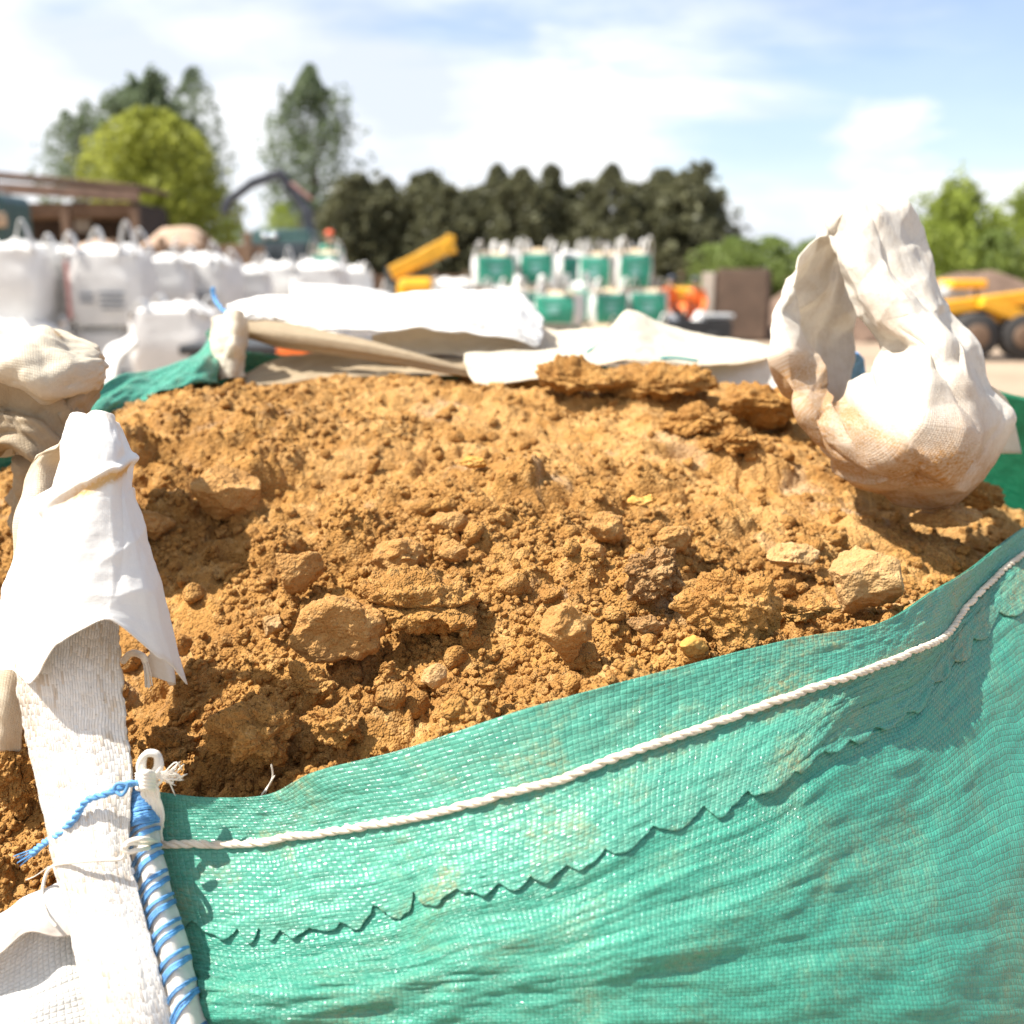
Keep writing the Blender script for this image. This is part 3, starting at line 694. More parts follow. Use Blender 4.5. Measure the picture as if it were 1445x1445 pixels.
hem = tobag(meshnp('hem', HG.reshape(-1, 3), gridfaces(nh, mh), M['green_hem'], None, True, np.stack([HU.ravel(), HV.ravel()+.013], 1)))
sm = hem.modifiers.new('solid', 'SOLIDIFY'); sm.thickness = .0008; sm.offset = 0
jr = int(mh*.5); ce = int(nh*11/12)
path = HG[:ce, jr]+HN[:ce, jr]*.0022; q_ = np.linspace(0, 1, ce)
path = cr_interp(path[::6], 1500)+np.array((0, 0, 1))*(.0013*vn2(np.linspace(0, 23, 1500), np.zeros(1500), 6))[:, None]
v, f = cord_np(path, .00125, 3, .021, 8, .00155, .2)
tobag(meshnp('stitching_cord', v, f, M['cord']))

# other walls of the bag
def wall(name, pts, mat, bulge=.05, base=.93, n=120):
    R = np.array(pts); cen = np.array((.05, 1.12)); rows = []
    for p in R:
        o = p[:2]-cen; o /= np.linalg.norm(o); r = [p]
        for dz_, b in ((-.10, bulge*.5), (-.32, bulge), (-.55, bulge*.8)): r.append(np.array((*(p[:2]+o*b), max(p[2]+dz_, base+.08))))
        r.append(np.array((*(p[:2]+o*bulge*.3), base))); rows.append(r)
    return tobag(sheet(name, rows, mat, None, n, 60, thick=.0009, wr=[(.004, 9, 6, 5), (.001, 30, 60, 6)]))
e12 = RIM[8]+np.array((.03, .02, .0))
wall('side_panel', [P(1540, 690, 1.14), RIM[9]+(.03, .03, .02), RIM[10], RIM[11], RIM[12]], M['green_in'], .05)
wall('side_panel', [RIM[12], RIM[13], RIM[14], RIM[15]], M['green'], .05)
wall('side_panel', [RIM[15], RIM[16], RIM[17], RIM[18], RIM[19]], M['green'], .04)
# bottom closing sheet
bx = np.array([(p[0]*.97, p[1]*.97+.03, .925) for p in cr_interp(RIM, 60, True)]); bc = bx.mean(0)
v = np.vstack([bx, bc[None]]); f = np.array([(i, (i+1) % 60, 60, 60) for i in range(60)])[:, :3]
tobag(meshnp('base_panel', v, f, M['green'], smooth=False))

# white side panel left of the strap (woven) and its turned-over white hem
def zero(G, a, b): return np.zeros(a.shape)
tobag(sheet('white_side_panel', [
    [(-260, 1330, .62), (-300, 1400, .61), (-330, 1560, .58), (-330, 1900, .56)],
    [(-90, 1352, .60), (-110, 1410, .585), (-120, 1560, .55), (-110, 1900, .53)],
    [(0, 1330, .598), (-10, 1385, .585), (-15, 1520, .548), (0, 1900, .52)],
    [(70, 1285, .615), (70, 1340, .60), (75, 1500, .558), (90, 1900, .52)],
    [(150, 1225, .642), (150, 1290, .625), (190, 1480, .575), (220, 1900, .53)]], M['white'], None, 160, 160, wr=[(.0016, 25, 18, 2), (.0006, 20, 140, 3)]))
tobag(sheet('white_hem', [
    [(-260, 1290, .628), (-275, 1335, .61), (-290, 1385, .60)],
    [(-90, 1318, .602), (-95, 1350, .588), (-100, 1400, .578)],
    [(0, 1292, .602), (-5, 1322, .586), (-8, 1352, .578)],
    [(35, 1268, .61), (35, 1300, .594), (38, 1316, .590)],
    [(75, 1252, .62), (78, 1290, .603), (85, 1322, .594)],
    [(135, 1218, .642), (140, 1262, .622), (150, 1310, .607)]], M['flap'], None, 140, 40, thick=.0012, wr=[(.0018, 30, 22, 12)], attrs={'stain': lambda G, a, b: .35*np.clip(b*3-1.8, 0, 1)}))

# front-left lifting loop: strap, cloth wrapped round it, back leg
lp = tobag(bpy.data.objects.new('lifting_loop', None)); C.objects.link(lp)
def tol(o): o.parent = lp; return o
# the loop's front leg: thick webbing
strap = sheet('webbing', [
    [(182, 1900, .52), (215, 1900, .508), (262, 1900, .508), (312, 1900, .52)],
    [(128, 1460, .560), (160, 1460, .553), (205, 1460, .553), (243, 1460, .560)],
    [(97, 1295, .598), (125, 1295, .590), (165, 1295, .589), (204, 1295, .594)],
    [(72, 1195, .620), (105, 1195, .613), (145, 1195, .611), (182, 1195, .615)],
    [(50, 1094, .642), (85, 1094, .635), (135, 1094, .633), (187, 1094, .637)],
    [(36, 1030, .654), (75, 1030, .647), (125, 1030, .645), (179, 1030, .649)],
    [(25, 938, .668), (65, 938, .661), (120, 938, .660), (171, 938, .664)],
    [(38, 840, .715), (75, 840, .70), (125, 840, .69), (165, 840, .70)],
    [(62, 740, .745), (85, 740, .73), (130, 740, .725), (165, 740, .735)],
    [(90, 645, .77), (105, 642, .755), (135, 642, .755), (160, 645, .77)],
    [(105, 618, .785), (115, 616, .775), (135, 616, .775), (148, 618, .785)]], M['strap'], None, 420, 90, thick=.0035, edge=.0008,
    wr=[(.0008, 12, 60, 3), (.0004, 60, 220, 7)], attrs={'stain': lambda G, a, b: .6*np.clip(.25+np.abs(b-.55)*1.6-.35, 0, 1)+.5*np.exp(-((a-.62)/.06)**2)})
strap.parent = None; tol(strap)
wrap_stain_crease = lambda G, a, b: (1.5*np.exp(-((a*.9+b*.32-.50)/(.022+.03*(1-b)))**2)*(b > .36)*(b < .93)*np.clip((b-.34)*5, 0, 1)
                       + .45*np.exp(-((b-.42)/.012)**2)*(a > .55)+.25*np.exp(-((a-.985)/.02)**2)+.35*np.exp(-((a-.02)/.03)**2))  # besides the stains, a faint crease line is shaded in by colour
def wrap_fn(G, U, V, N):
    a = U/U.max(); b = V/V.max()
    o = .0045*(1/(1+np.exp(-(b-.40-.03*np.sin(a*5))/.012)))*np.clip((a-.42)*5, 0, 1)+.004*np.exp(-((a*.9+b*.32-.50)/.02)**2)*(b > .3)-.003*np.abs(vn2(a*5+b*2, b*4, 77))
    o = o+.0035*np.abs(np.sin((b*3.1+a*.8)*2.2))
    n = N*(-1 if N[..., 1].mean() > 0 else 1)
    return G+n*o[..., None]
tol(sheet('cloth_wrap', [
    [(94, 600, .752), (104, 588, .742), (118, 583, .735), (132, 582, .733), (147, 585, .736), (156, 590, .743), (163, 600, .752)],
    [(84, 640, .735), (94, 632, .716), (112, 628, .703), (132, 627, .700), (155, 628, .704), (172, 632, .716), (183, 645, .735)],
    [(74, 690, .728), (88, 682, .706), (110, 676, .692), (132, 672, .688), (155, 670, .692), (174, 672, .704), (184, 680, .722)],
    [(34, 718, .735), (60, 712, .712), (74, 722, .692), (120, 712, .680), (155, 705, .682), (178, 702, .692), (190, 704, .712)],
    [(22, 785, .722), (50, 780, .698), (72, 785, .680), (118, 780, .668), (158, 775, .670), (183, 770, .680), (197, 768, .70)],
    [(6, 860, .708), (38, 860, .684), (72, 860, .664), (114, 845, .653), (158, 838, .655), (196, 838, .668), (219, 846, .69)],
    [(-14, 925, .70), (18, 925, .676), (62, 935, .650), (104, 888, .646), (150, 872, .646), (205, 895, .662), (238, 925, .686)],
    [(-20, 950, .698), (18, 945, .672), (58, 965, .645), (94, 912, .640), (150, 879, .643), (214, 930, .662), (250, 968, .686)]],
    M['flap'], None, 260, 170, thick=.0009, wr=[(.0026, 11, 16, 21), (.0006, 50, 60, 22)], edge=.0006, attrs={'stain': wrap_stain_crease}, lin=.45, fn=wrap_fn))
# fold of the wrap hanging behind on the right, in a second layer
tol(sheet('cloth_wrap', [
    [(183, 690, .730), (186, 688, .742), (186, 690, .760)],
    [(192, 760, .716), (203, 765, .728), (200, 770, .75)],
    [(205, 840, .704), (224, 846, .716), (214, 850, .745)],
    [(212, 905, .70), (240, 925, .705), (226, 925, .74)],
    [(205, 950, .70), (246, 965, .70), (236, 968, .735)]], M['flap'], None, 90, 40, thick=.0008, wr=[(.002, 30, 40, 25)], edge=.001, attrs={'stain': lambda G, a, b: .25+0*a}))
# back leg of the loop going down behind the wrap
tol(sheet('webbing', [
    [(100, 610, .765), (120, 600, .77), (150, 612, .77)],
    [(38, 660, .80), (60, 650, .79), (90, 650, .80)],
    [(28, 720, .79), (50, 715, .775), (90, 715, .785)],
    [(20, 800, .77), (45, 800, .758), (85, 800, .765)],
    [(-10, 900, .745), (25, 900, .73), (70, 900, .735)],
    [(-25, 980, .73), (5, 990, .715), (35, 1015, .72)],
    [(-30, 1060, .735), (0, 1060, .72), (30, 1060, .725)]], M['cream'], None, 120, 40, thick=.002, wr=[(.003, 25, 30, 31)], attrs={'stain': lambda G, a, b: .3+0*a}))
# little white tassel under the wrap
tp = dense([(190, 918, .70), (200, 925, .692), (205, 945, .688), (207, 970, .688)], 60); vf = []
for k in range(16):
    o = np.array((random.gauss(0, .0016), random.gauss(0, .0016), 0)); q = tp+o*np.linspace(.3, 1.3, 60)[:, None]; vf.append(tube_np(q, .00055, 5))
vf.append(tube_np(dense([(172, 935, .70), (185, 922, .697), (200, 925, .69), (206, 935, .69)], 30), .0024, 8))
v, f = merge(vf); tol(meshnp('tassel', v, f, M['thread']))

# blue and white bound edge at the bag corner
bb = [[(178, 1115, .650), (196, 1108, .640), (214, 1112, .648)], [(176, 1150, .640), (198, 1148, .628), (222, 1150, .638)], [(183, 1195, .630), (204, 1193, .617), (226, 1196, .628)],
      [(196, 1250, .618), (216, 1247, .603), (238, 1246, .614)], [(205, 1300, .604), (228, 1296, .590), (252, 1296, .602)], [(218, 1360, .590), (242, 1354, .576), (268, 1354, .588)], [(232, 1430, .574), (258, 1424, .560), (284, 1424, .572)],
      [(262, 1560, .55), (290, 1560, .535), (318, 1560, .548)], [(330, 1900, .515), (360, 1900, .50), (390, 1900, .515)]]
tobag(sheet('edge_binding', bb, M['flap'], None, 220, 24, thick=.003, wr=[(.0010, 60, 90, 3)], attrs={'stain': lambda G, a, b: .2+0*a}))
BG = resample(bb, 900, 60); BN = grid_normals(BG)
if BN[300, 30][1] > 0: BN = -BN
vf = []
def onb(tr, tcn, lift=.0026):
    i = int(np.clip(tr, 0, 1)*899); j = int(np.clip(tcn, 0, 1)*59); return BG[i, j]+BN[i, j]*lift
tcur = .0
while tcur < .15:   # dense wraps at the head
    ex = random.uniform(.03, .065)
    q = np.array([onb(tcur+ex*(1-a)+random.uniform(-.0008, .0008), a, .0026+random.uniform(0, .0008)+.001*math.sin(a*3.14)) for a in np.linspace(0, 1, 14)]); vf.append(tube_np(q, .0007, 6)); tcur += .0030
while tcur < .96:
    for k in range(5):
        ex = random.uniform(-.0015, .0015); dk = (0, .004, .026, .030, .034)[k]; run = .075+.006*k
        q = np.array([onb(tcur+dk+ex+run*(1-a)**1.5, a, .0020+.0007*math.sin(a*3.14)) for a in np.linspace(0, 1, 22)]); vf.append(tube_np(q, .00065+.0003*random.random(), 6))
    tcur += .088+random.uniform(-.006, .006)
for off in (.02, .05): vf.append(tube_np(np.array([onb(a, off+.01*math.sin(a*80), .0022) for a in np.linspace(.0, 1, 300)]), .0011, 6))
v, f = merge(vf); tobag(meshnp('blue_stitching', v, f, M['blue']))
# blue twine tied round the strap
tw = dense([(202, 1102, .628), (178, 1108, .622), (150, 1120, .618), (122, 1130, .618), (105, 1155, .618), (82, 1178, .620), (62, 1190, .626), (45, 1205, .632)], 260)
v1 = cord_np(tw, .0011, 2, .011, 7, .0014); vf = [v1]
for k in range(7):
    e = P(22+random.uniform(-4, 12), 1220+random.uniform(-12, 6), .64); vf.append(tube_np(dense([tw[-20], tw[-1]+np.array((0, 0, random.uniform(-.002, .003))), e], 20), .0005, 5))
vf.append(tube_np(dense([(160, 1112, .614), (172, 1122, .612), (180, 1108, .614), (166, 1106, .614), (160, 1114, .613)], 40), .0012, 6))
v, f = merge(vf); tobag(meshnp('blue_twine', v, f, M['blue']))
# off-white knot with frayed ends
vf = []
for k in range(26):
    a = random.uniform(0, 6.28); j = lambda s: random.gauss(0, s)
    vf.append(tube_np(dense([P(198+j(3), 1092+j(3), .632), P(204+j(7), 1100+j(5), .628), P(214+j(5), 1118+j(4), .630), P(222+j(4), 1150+j(6), .634), P(226+j(3), 1182+j(8), .638)], 24), .0011, 5))
for k in range(22):
    j = lambda s: random.gauss(0, s)
    vf.append(tube_np(dense([P(212+j(3), 1092+j(3), .630), P(226+j(3), 1094+j(3), .628), P(240+j(6), 1095+j(7), .628), P(252+j(7), 1094+j(10), .63)], 14), .00045, 4))
for o in (-.0012, 0, .0012):
    vf.append(tube_np(dense([P(203, 1100, .628)+(o, 0, 0), P(199, 1080, .628)+(o, 0, 0), P(206, 1064, .630)+(0, o, 0), P(221, 1065, .632)+(0, o, 0), P(224, 1082, .630)+(o, 0, 0), P(214, 1096, .628)+(o, 0, 0)], 50), .0021, 7))
for k in range(5):
    vf.append(tube_np(dense([P(194, 1096+k*4, .634), P(206, 1090+k*5, .622), P(222, 1094+k*5, .632)], 20), .0022, 7))
v, f = merge(vf); tobag(meshnp('frayed_knot', v, f, M['thread']))
# thin white thread from the cord round the strap and hanging
vf = [tube_np(dense([(222, 1191, .628), (200, 1190, .606), (180, 1192, .601), (178, 1200, .602), (170, 1212, .602), (140, 1214, .600), (110, 1216, .601), (80, 1220, .612), (66, 1232, .618), (60, 1262, .612), (66, 1290, .598), (80, 1308, .594)], 240), .0011, 6)]
vf.append(tube_np(dense([(222, 1188, .628), (205, 1184, .606), (186, 1186, .602), (174, 1196, .602), (182, 1202, .602), (200, 1198, .606), (222, 1195, .628)], 80), .0016, 6))
vf.append(tube_np(dense([(70, 1222, .618), (50, 1236, .63), (36, 1242, .632)], 20), .0004, 4))
v, f = merge(vf); tobag(meshnp('loose_thread', v, f, M['thread']))
v, f = merge([tube_np(dense([hit(370, 1125)+np.array((0, -.004, .002)), P(384, 1100, .655), P(383, 1078, .652)], 20), .0007, 5), tube_np(dense([hit(376, 1122)+np.array((0, -.004, .002)), P(381, 1105, .653), P(388, 1094, .65)], 20), .0005, 5)])
tobag(meshnp('loose_thread', v, f, M['thread']))

# right-hand lifting loop ------------------------------------------
RL = [
 [(1178, 330, 1.115), (1200, 300, 1.085), (1225, 291, 1.09), (1252, 303, 1.12), (1276, 304, 1.15)],
 [(1192, 372, 1.09), (1215, 362, 1.05), (1243, 358, 1.045), (1272, 358, 1.07), (1297, 352, 1.12)],
 [(1206, 415, 1.07), (1230, 412, 1.03), (1262, 410, 1.02), (1292, 405, 1.05), (1314, 402, 1.10)],
 [(1224, 455, 1.06), (1252, 452, 1.02), (1285, 450, 1.005), (1312, 448, 1.03), (1330, 446, 1.08)],
 [(1248, 498, 1.06), (1268, 490, 1.01), (1310, 488, .975), (1348, 488, .99), (1372, 492, 1.05)],
 [(1228, 522, 1.04), (1255, 530, .985), (1310, 545, .945), (1368, 545, .96), (1400, 548, 1.03)],
 [(1205, 545, 1.02), (1240, 570, .965), (1300, 600, .925), (1378, 612, .945), (1424, 590, 1.02)],
 [(1190, 562, 1.005), (1222, 600, .96), (1270, 640, .925), (1340, 668, .94), (1396, 650, 1.015)],
 [(1168, 572, .995), (1195, 612, .965), (1232, 655, .94), (1285, 692, .955), (1345, 702, 1.01)],
 [(1180, 568, 1.0), (1160, 600, .975), (1188, 645, .965), (1228, 684, .98), (1275, 706, 1.02)],
 [(1164, 550, 1.035), (1126, 566, 1.0), (1136, 600, 1.01), (1168, 630, 1.05), (1210, 648, 1.10)],
 [(1142, 508, 1.065), (1106, 512, 1.025), (1112, 540, 1.06), (1155, 562, 1.12), (1202, 575, 1.16)],
 [(1118, 448, 1.08), (1098, 440, 1.055), (1112, 462, 1.10), (1162, 482, 1.15), (1218, 492, 1.18)],
 [(1128, 378, 1.08), (1140, 386, 1.11), (1162, 396, 1.13), (1192, 405, 1.155), (1220, 410, 1.18)],
 [(1160, 338, 1.11), (1168, 340, 1.13), (1182, 342, 1.145), (1205, 345, 1.165), (1232, 350, 1.185)],
]
def rl_stain(G, a, b):
    k = a*15
    s = 1.5*np.exp(-((k-8.9)/2.1)**4)*np.clip(1.5-b*.7, 0, 1)+1.3*np.exp(-((k-7.4)/2.0)**2)*np.clip((b-.35)*2.0, 0, 1)*np.clip((.95-b)*4, 0, 1)*.8+.25*np.exp(-((k-3)/1.2)**2)*np.exp(-((b-.3)/.15)**2)
    return np.clip(s*1.25, 0, 1)
def rl_fold(G, U, V, N):
    k = U/U.max()*15; b = V/V.max()
    a = -.012*np.exp(-((k-3.4-b*1.5)/.35)**2)*np.exp(-((b-.22)/.18)**2)-.006*np.exp(-((k-4.6+b*.8)/.25)**2)*(b < .6)
    a = a+.007*np.abs(((k*.9+b*2.4+.4*np.sin(b*5)) % 1.7)-.85)-.006*np.abs(((k*.7-b*3.0+3+.3*np.sin(k)) % 1.5)-.75)-.010*np.abs(vn3(k*.55, b*2.6, 0*k, 7))-.003*np.abs(vn3(k*1.1+b*1.5, b*4.5-k*.5, 0*k+3, 17))
    a = a-.007*np.exp(-((b-.45-.1*np.sin(k))/.05)**2)*((k > 11)&(k < 14.4))+.006*np.exp(-((b-.72)/.07)**2)*((k > 11)&(k < 14.4))
    sg = -1 if N[110, 75][1] > 0 else 1
    for (k0, b0, k1, b1, wd, am) in ((4.6, .05, 7.2, .75, .030, -.008), (5.2, .95, 7.6, .30, .022, -.006), (7.4, .02, 8.6, .85, .030, -.008), (6.2, .5, 9.4, .55, .020, .006), (3.2, .3, 5.4, .62, .025, -.007), (0.4, .35, 3.0, .62, .03, -.006), (8.8, .1, 10.2, .6, .025, -.006), (5.8, .25, 6.6, .95, .018, .006)):
        kk = (k-k0)/8; bb_ = b-b0; dk, db = (k1-k0)/8, b1-b0; t = np.clip((kk*dk+bb_*db)/(dk*dk+db*db), 0, 1)
        ds = np.sqrt((kk-t*dk)**2+(bb_-t*db)**2); a = a+am*sg*np.exp(-ds/wd)*np.sin(math.pi*np.clip(t, .08, .92))**.5
    return G+N*(a+.012*sg)[..., None]
rl = tobag(bpy.data.objects.new('lifting_loop', None)); C.objects.link(rl)
o = sheet('loop_cloth', RL, M['loop'], None, 360, 150, closed=True, thick=.0014, wr=[(.0050, 9, 12, 41), (.0008, 45, 55, 42)], fn=rl_fold, attrs={'stain': rl_stain}, lin=.6); o.parent = rl
# dark stitch line across the loop's front
G = resample(RL, 360, 150, True); Nn = grid_normals(G, True); vf = []
def onr(k, b, l=.004):
    i = int(k/15*360) % 360; j = int(np.clip(b, 0, 1)*149); n = Nn[i, j]
    if n[1] > 0: n = -n
    return G[i, j]+n*l
# foot of the loop, sewn to the rim at the back right corner
tobag(sheet('blue_binding', [[(1196, 500, 1.33), (1210, 498, 1.33), (1218, 505, 1.34)], [(1192, 540, 1.36), (1206, 535, 1.36), (1222, 540, 1.37)], [(1185, 590, 1.4), (1205, 590, 1.4), (1225, 590, 1.4)]], M['blue'], None, 20, 12, thick=.004))
tobag(sheet('rim_tab', [[(1398, 545, 1.06), (1408, 552, 1.08), (1416, 560, 1.1)], [(1400, 570, 1.07), (1415, 575, 1.1), (1426, 580, 1.12)], [(1410, 640, 1.1), (1425, 640, 1.13), (1440, 640, 1.17)]], M['cream'], None, 20, 12, thick=.003, attrs={'stain': zero}))

# left crumpled loop -----------------------------------------------
ll = tobag(bpy.data.objects.new('lifting_loop', None)); C.objects.link(ll)
o = sheet('loop_cloth', [
    [(-140, 520, 1.02), (-140, 470, .98), (-140, 500, .93), (-140, 560, .92), (-140, 600, .98)],
    [(-50, 490, 1.02), (-50, 466, .97), (-50, 490, .92), (-50, 545, .91), (-50, 570, .97)],
    [(0, 480, 1.02), (0, 472, .96), (0, 505, .91), (0, 540, .90), (0, 548, .95)],
    [(40, 474, 1.02), (40, 466, .96), (38, 500, .905), (38, 545, .895), (38, 555, .94)],
    [(72, 472, 1.02), (70, 464, .96), (70, 505, .91), (68, 556, .90), (66, 566, .94)],
    [(105, 485, 1.02), (104, 478, .97), (104, 512, .925), (100, 550, .91), (98, 560, .95)],
    [(132, 492, 1.02), (134, 488, .98), (138, 510, .945), (130, 535, .935), (122, 548, .96)],
    [(140, 500, 1.02), (143, 500, .995), (146, 514, .975), (142, 526, .97), (136, 535, .99)]], M['cream'], None, 120, 110, thick=.0016, wr=[(.006, 18, 34, 51), (.002, 45, 70, 52)], attrs={'stain': lambda G, a, b: .12+.5*np.exp(-((a-.62)/.03)**2-((b-.3)/.04)**2)*3}); o.parent = ll
o = sheet('loop_cloth', [
    [(140, 520, .985), (146, 535, .975), (138, 560, .98)], [(118, 535, .96), (122, 560, .95), (112, 585, .965)], [(100, 548, .945), (100, 570, .93), (92, 600, .95)], [(84, 560, .94), (82, 590, .92), (78, 618, .94)]], M['brown'], None, 60, 50, thick=.0016, wr=[(.006, 30, 40, 55)]); o.parent = ll
# twisted, brown throat of that loop
pth = dense([(-90, 560, .96), (-30, 560, .955), (20, 575, .945), (52, 598, .935), (72, 625, .93), (82, 650, .94), (72, 690, .96), (60, 730, .98)], 150)
T_, A_, B_ = frames(pth); k = 72; an = np.linspace(0, 2*math.pi, k, endpoint=False); s = np.linspace(0, 1, 150)
rad = np.interp(s, [0, .3, .5, .62, .75, 1], [.05, .040, .032, .024, .026, .03])
ph = an[None, :]+s[:, None]*4.5
rr = rad[:, None]*(1+.20*np.sin(ph*3)+.13*np.sin(ph*7+1.3)+.06*np.sin(ph*15)+.12*fbm2(ph*1.5, s[:, None]*14+0*ph, 3, 8))
VV = pth[:, None]+rr[..., None]*(A_[:, None]*np.cos(an)[None, :, None]+B_[:, None]*np.sin(an)[None, :, None])
uvv = np.stack([(s[:, None]*.3+0*an[None]).ravel(), (an[None]*.03+0*s[:, None]).ravel()], 1)
o = meshnp('twisted_throat', VV.reshape(-1, 3), gridfaces(150, k, False, True), M['brown'], None, True, uvv); o.parent = ll
o = sheet('loop_cloth', [[(-60, 560, 1.0), (-60, 600, .97), (-60, 660, .98)], [(-10, 575, .99), (-10, 605, .965), (-10, 645, .98)], [(22, 590, .99), (22, 612, .975), (24, 640, .99)]], M['cream'], None, 40, 40, thick=.0015, wr=[(.004, 30, 30, 5)], attrs={'stain': zero}); o.parent = ll

# back edge: lying white loop, cream flaps, brown undersides --------
bl = tobag(bpy.data.objects.new('lifting_loop', None)); C.objects.link(bl)
o = sheet('loop_cloth', [
    [(318, 448, 1.66), (322, 434, 1.66), (325, 440, 1.58), (330, 458, 1.55), (335, 462, 1.58)],
    [(350, 436, 1.70), (352, 424, 1.68), (355, 432, 1.58), (357, 448, 1.54), (358, 456, 1.57)],
    [(420, 431, 1.72), (420, 421, 1.70), (420, 424, 1.60), (420, 446, 1.54), (420, 462, 1.53)],
    [(500, 424, 1.74), (500, 417, 1.72), (500, 424, 1.62), (500, 448, 1.56), (500, 465, 1.54)],
    [(600, 417, 1.76), (600, 412, 1.72), (600, 424, 1.62), (600, 448, 1.56), (600, 463, 1.54)],
    [(690, 411, 1.76), (690, 410, 1.72), (690, 426, 1.63), (685, 455, 1.57), (680, 470, 1.55)],
    [(735, 418, 1.74), (735, 420, 1.70), (732, 440, 1.62), (728, 466, 1.57), (722, 480, 1.56)],
    [(762, 450, 1.72), (765, 455, 1.68), (766, 468, 1.62), (762, 485, 1.58), (756, 490, 1.57)]], M['flap'], None, 200, 70, thick=.002, wr=[(.008, 9, 22, 61), (.003, 26, 50, 62)], attrs={'stain': zero}, lin=.5); o.parent = bl
v = dense([(338, 462, 1.55), (400, 474, 1.53), (480, 487, 1.51), (560, 502, 1.49), (640, 520, 1.47), (680, 530, 1.46)], 80)
T_, A_, B_ = frames(v); k = 24; an = np.linspace(0, 2*math.pi, k, endpoint=False); rad = np.interp(np.linspace(0, 1, 80), [0, .2, .5, .8, 1], [.012, .016, .013, .007, .005])
VV = v[:, None]+(rad[:, None]*(1+.22*np.sin(an*3+.4+np.linspace(0, 3, 80)[:, None])+.10*np.sin(an*7+np.linspace(0, 9, 80)[:, None])))[..., None]*(A_[:, None]*np.cos(an)[None, :, None]*.6+B_[:, None]*np.sin(an)[None, :, None]*1.0)
o = meshnp('rolled_underside', VV.reshape(-1, 3), gridfaces(80, k, False, True), M['brown'], None, True, np.stack([(np.linspace(0, .5, 80)[:, None]+0*an[None]).ravel(), (an[None]*.016+np.zeros((80, 1))).ravel()], 1)); o.parent = bl
# corner piece
o = sheet('corner_cloth', [
    [(300, 455, 1.58), (315, 442, 1.53), (335, 440, 1.50), (348, 455, 1.52)],
    [(296, 485, 1.56), (308, 480, 1.50), (330, 478, 1.48), (345, 485, 1.51)],
    [(300, 515, 1.54), (310, 512, 1.49), (330, 510, 1.48), (344, 512, 1.50)],
    [(308, 536, 1.52), (318, 534, 1.48), (332, 532, 1.475), (346, 532, 1.49)]], M['cream'], None, 60, 40, thick=.003, wr=[(.006, 30, 40, 71)], attrs={'stain': lambda G, a, b: np.clip(b*2-1, 0, 1)*.3}); o.parent = bl
tobag(sheet('inner_flap', [
    [(345, 525, 1.52), (345, 534, 1.49), (345, 545, 1.47)], [(400, 512, 1.56), (400, 524, 1.51), (400, 540, 1.48)], [(450, 500, 1.60), (450, 514, 1.54), (450, 535, 1.49)],
    [(520, 498, 1.62), (520, 512, 1.55), (520, 532, 1.49)], [(600, 498, 1.63), (600, 512, 1.55), (600, 530, 1.49)], [(680, 500, 1.63), (680, 515, 1.55), (680, 530, 1.49)]], M['brown'], None, 80, 30, thick=.002, wr=[(.007, 12, 30, 81)]))
tobag(sheet('inner_flap', [
    [(525, 480, 1.64), (530, 492, 1.58), (560, 505, 1.54)], [(560, 470, 1.68), (570, 485, 1.62), (590, 500, 1.56)], [(610, 466, 1.70), (620, 480, 1.64), (630, 500, 1.57)],
    [(645, 476, 1.66), (650, 490, 1.60), (655, 505, 1.56)], [(690, 462, 1.68), (692, 480, 1.62), (692, 500, 1.56)], [(770, 478, 1.68), (770, 490, 1.64), (765, 502, 1.6)]], M['cream'], None, 90, 40, thick=.0015, wr=[(.006, 14, 30, 83)], attrs={'stain': lambda G, a, b: .15+0*a}))
tobag(sheet('inner_flap', [
    [(760, 458, 1.72), (765, 478, 1.68), (765, 500, 1.62)], [(800, 464, 1.72), (800, 480, 1.68), (800, 500, 1.62)], [(860, 466, 1.72), (860, 480, 1.68), (860, 500, 1.62)]], M['cream'], None, 40, 30, thick=.0015, wr=[(.004, 20, 30, 85)], attrs={'stain': lambda G, a, b: .1+0*a}))
tobag(sheet('cream_flap', [
    [(656, 498, 1.50), (655, 512, 1.44), (662, 530, 1.40), (670, 541, 1.385)],
    [(700, 494, 1.52), (700, 510, 1.46), (700, 532, 1.40), (702, 544, 1.385)],
    [(760, 489, 1.56), (762, 500, 1.50), (764, 520, 1.43), (766, 532, 1.40)],
    [(810, 484, 1.58), (812, 496, 1.52), (815, 510, 1.46), (818, 520, 1.43)],
    [(848, 474, 1.60), (850, 490, 1.53), (855, 504, 1.48), (860, 513, 1.45)],
    [(884, 434, 1.66), (888, 466, 1.57), (892, 496, 1.50), (895, 512, 1.46)],
    [(930, 452, 1.67), (930, 474, 1.59), (932, 498, 1.52), (935, 515, 1.48)],
    [(985, 468, 1.66), (985, 486, 1.59), (985, 503, 1.53), (985, 517, 1.50)],
    [(1045, 481, 1.64), (1045, 492, 1.58), (1042, 503, 1.54), (1040, 513, 1.52)],
    [(1098, 490, 1.62), (1100, 496, 1.57), (1100, 500, 1.55), (1098, 506, 1.54)],
    [(1150, 490, 1.62), (1150, 496, 1.58), (1150, 500, 1.56), (1150, 506, 1.55)]], M['cream'], None, 200, 60, thick=.0015, wr=[(.0045, 10, 22, 91), (.001, 40, 60, 92)],
    attrs={'stain': lambda G, a, b: .8*np.clip((b-.93)*14, 0, 1)*(a > .35)+.0*a}))
vf = [tube_np(dense([(826, 500, 1.51), (842, 488, 1.535), (858, 477, 1.56)], 20)+np.array((0, -.004, .002)), .0014, 5), tube_np(dense([(930, 507, 1.495), (955, 507, 1.50), (985, 511, 1.50)], 20)+np.array((0, -.005, .002)), .002, 5)]
M['tealmark'] = simple('teal_thread', (.05, .35, .34), .6)
for q in vf: tobag(meshnp('teal_thread', q[0], q[1], M['tealmark']))
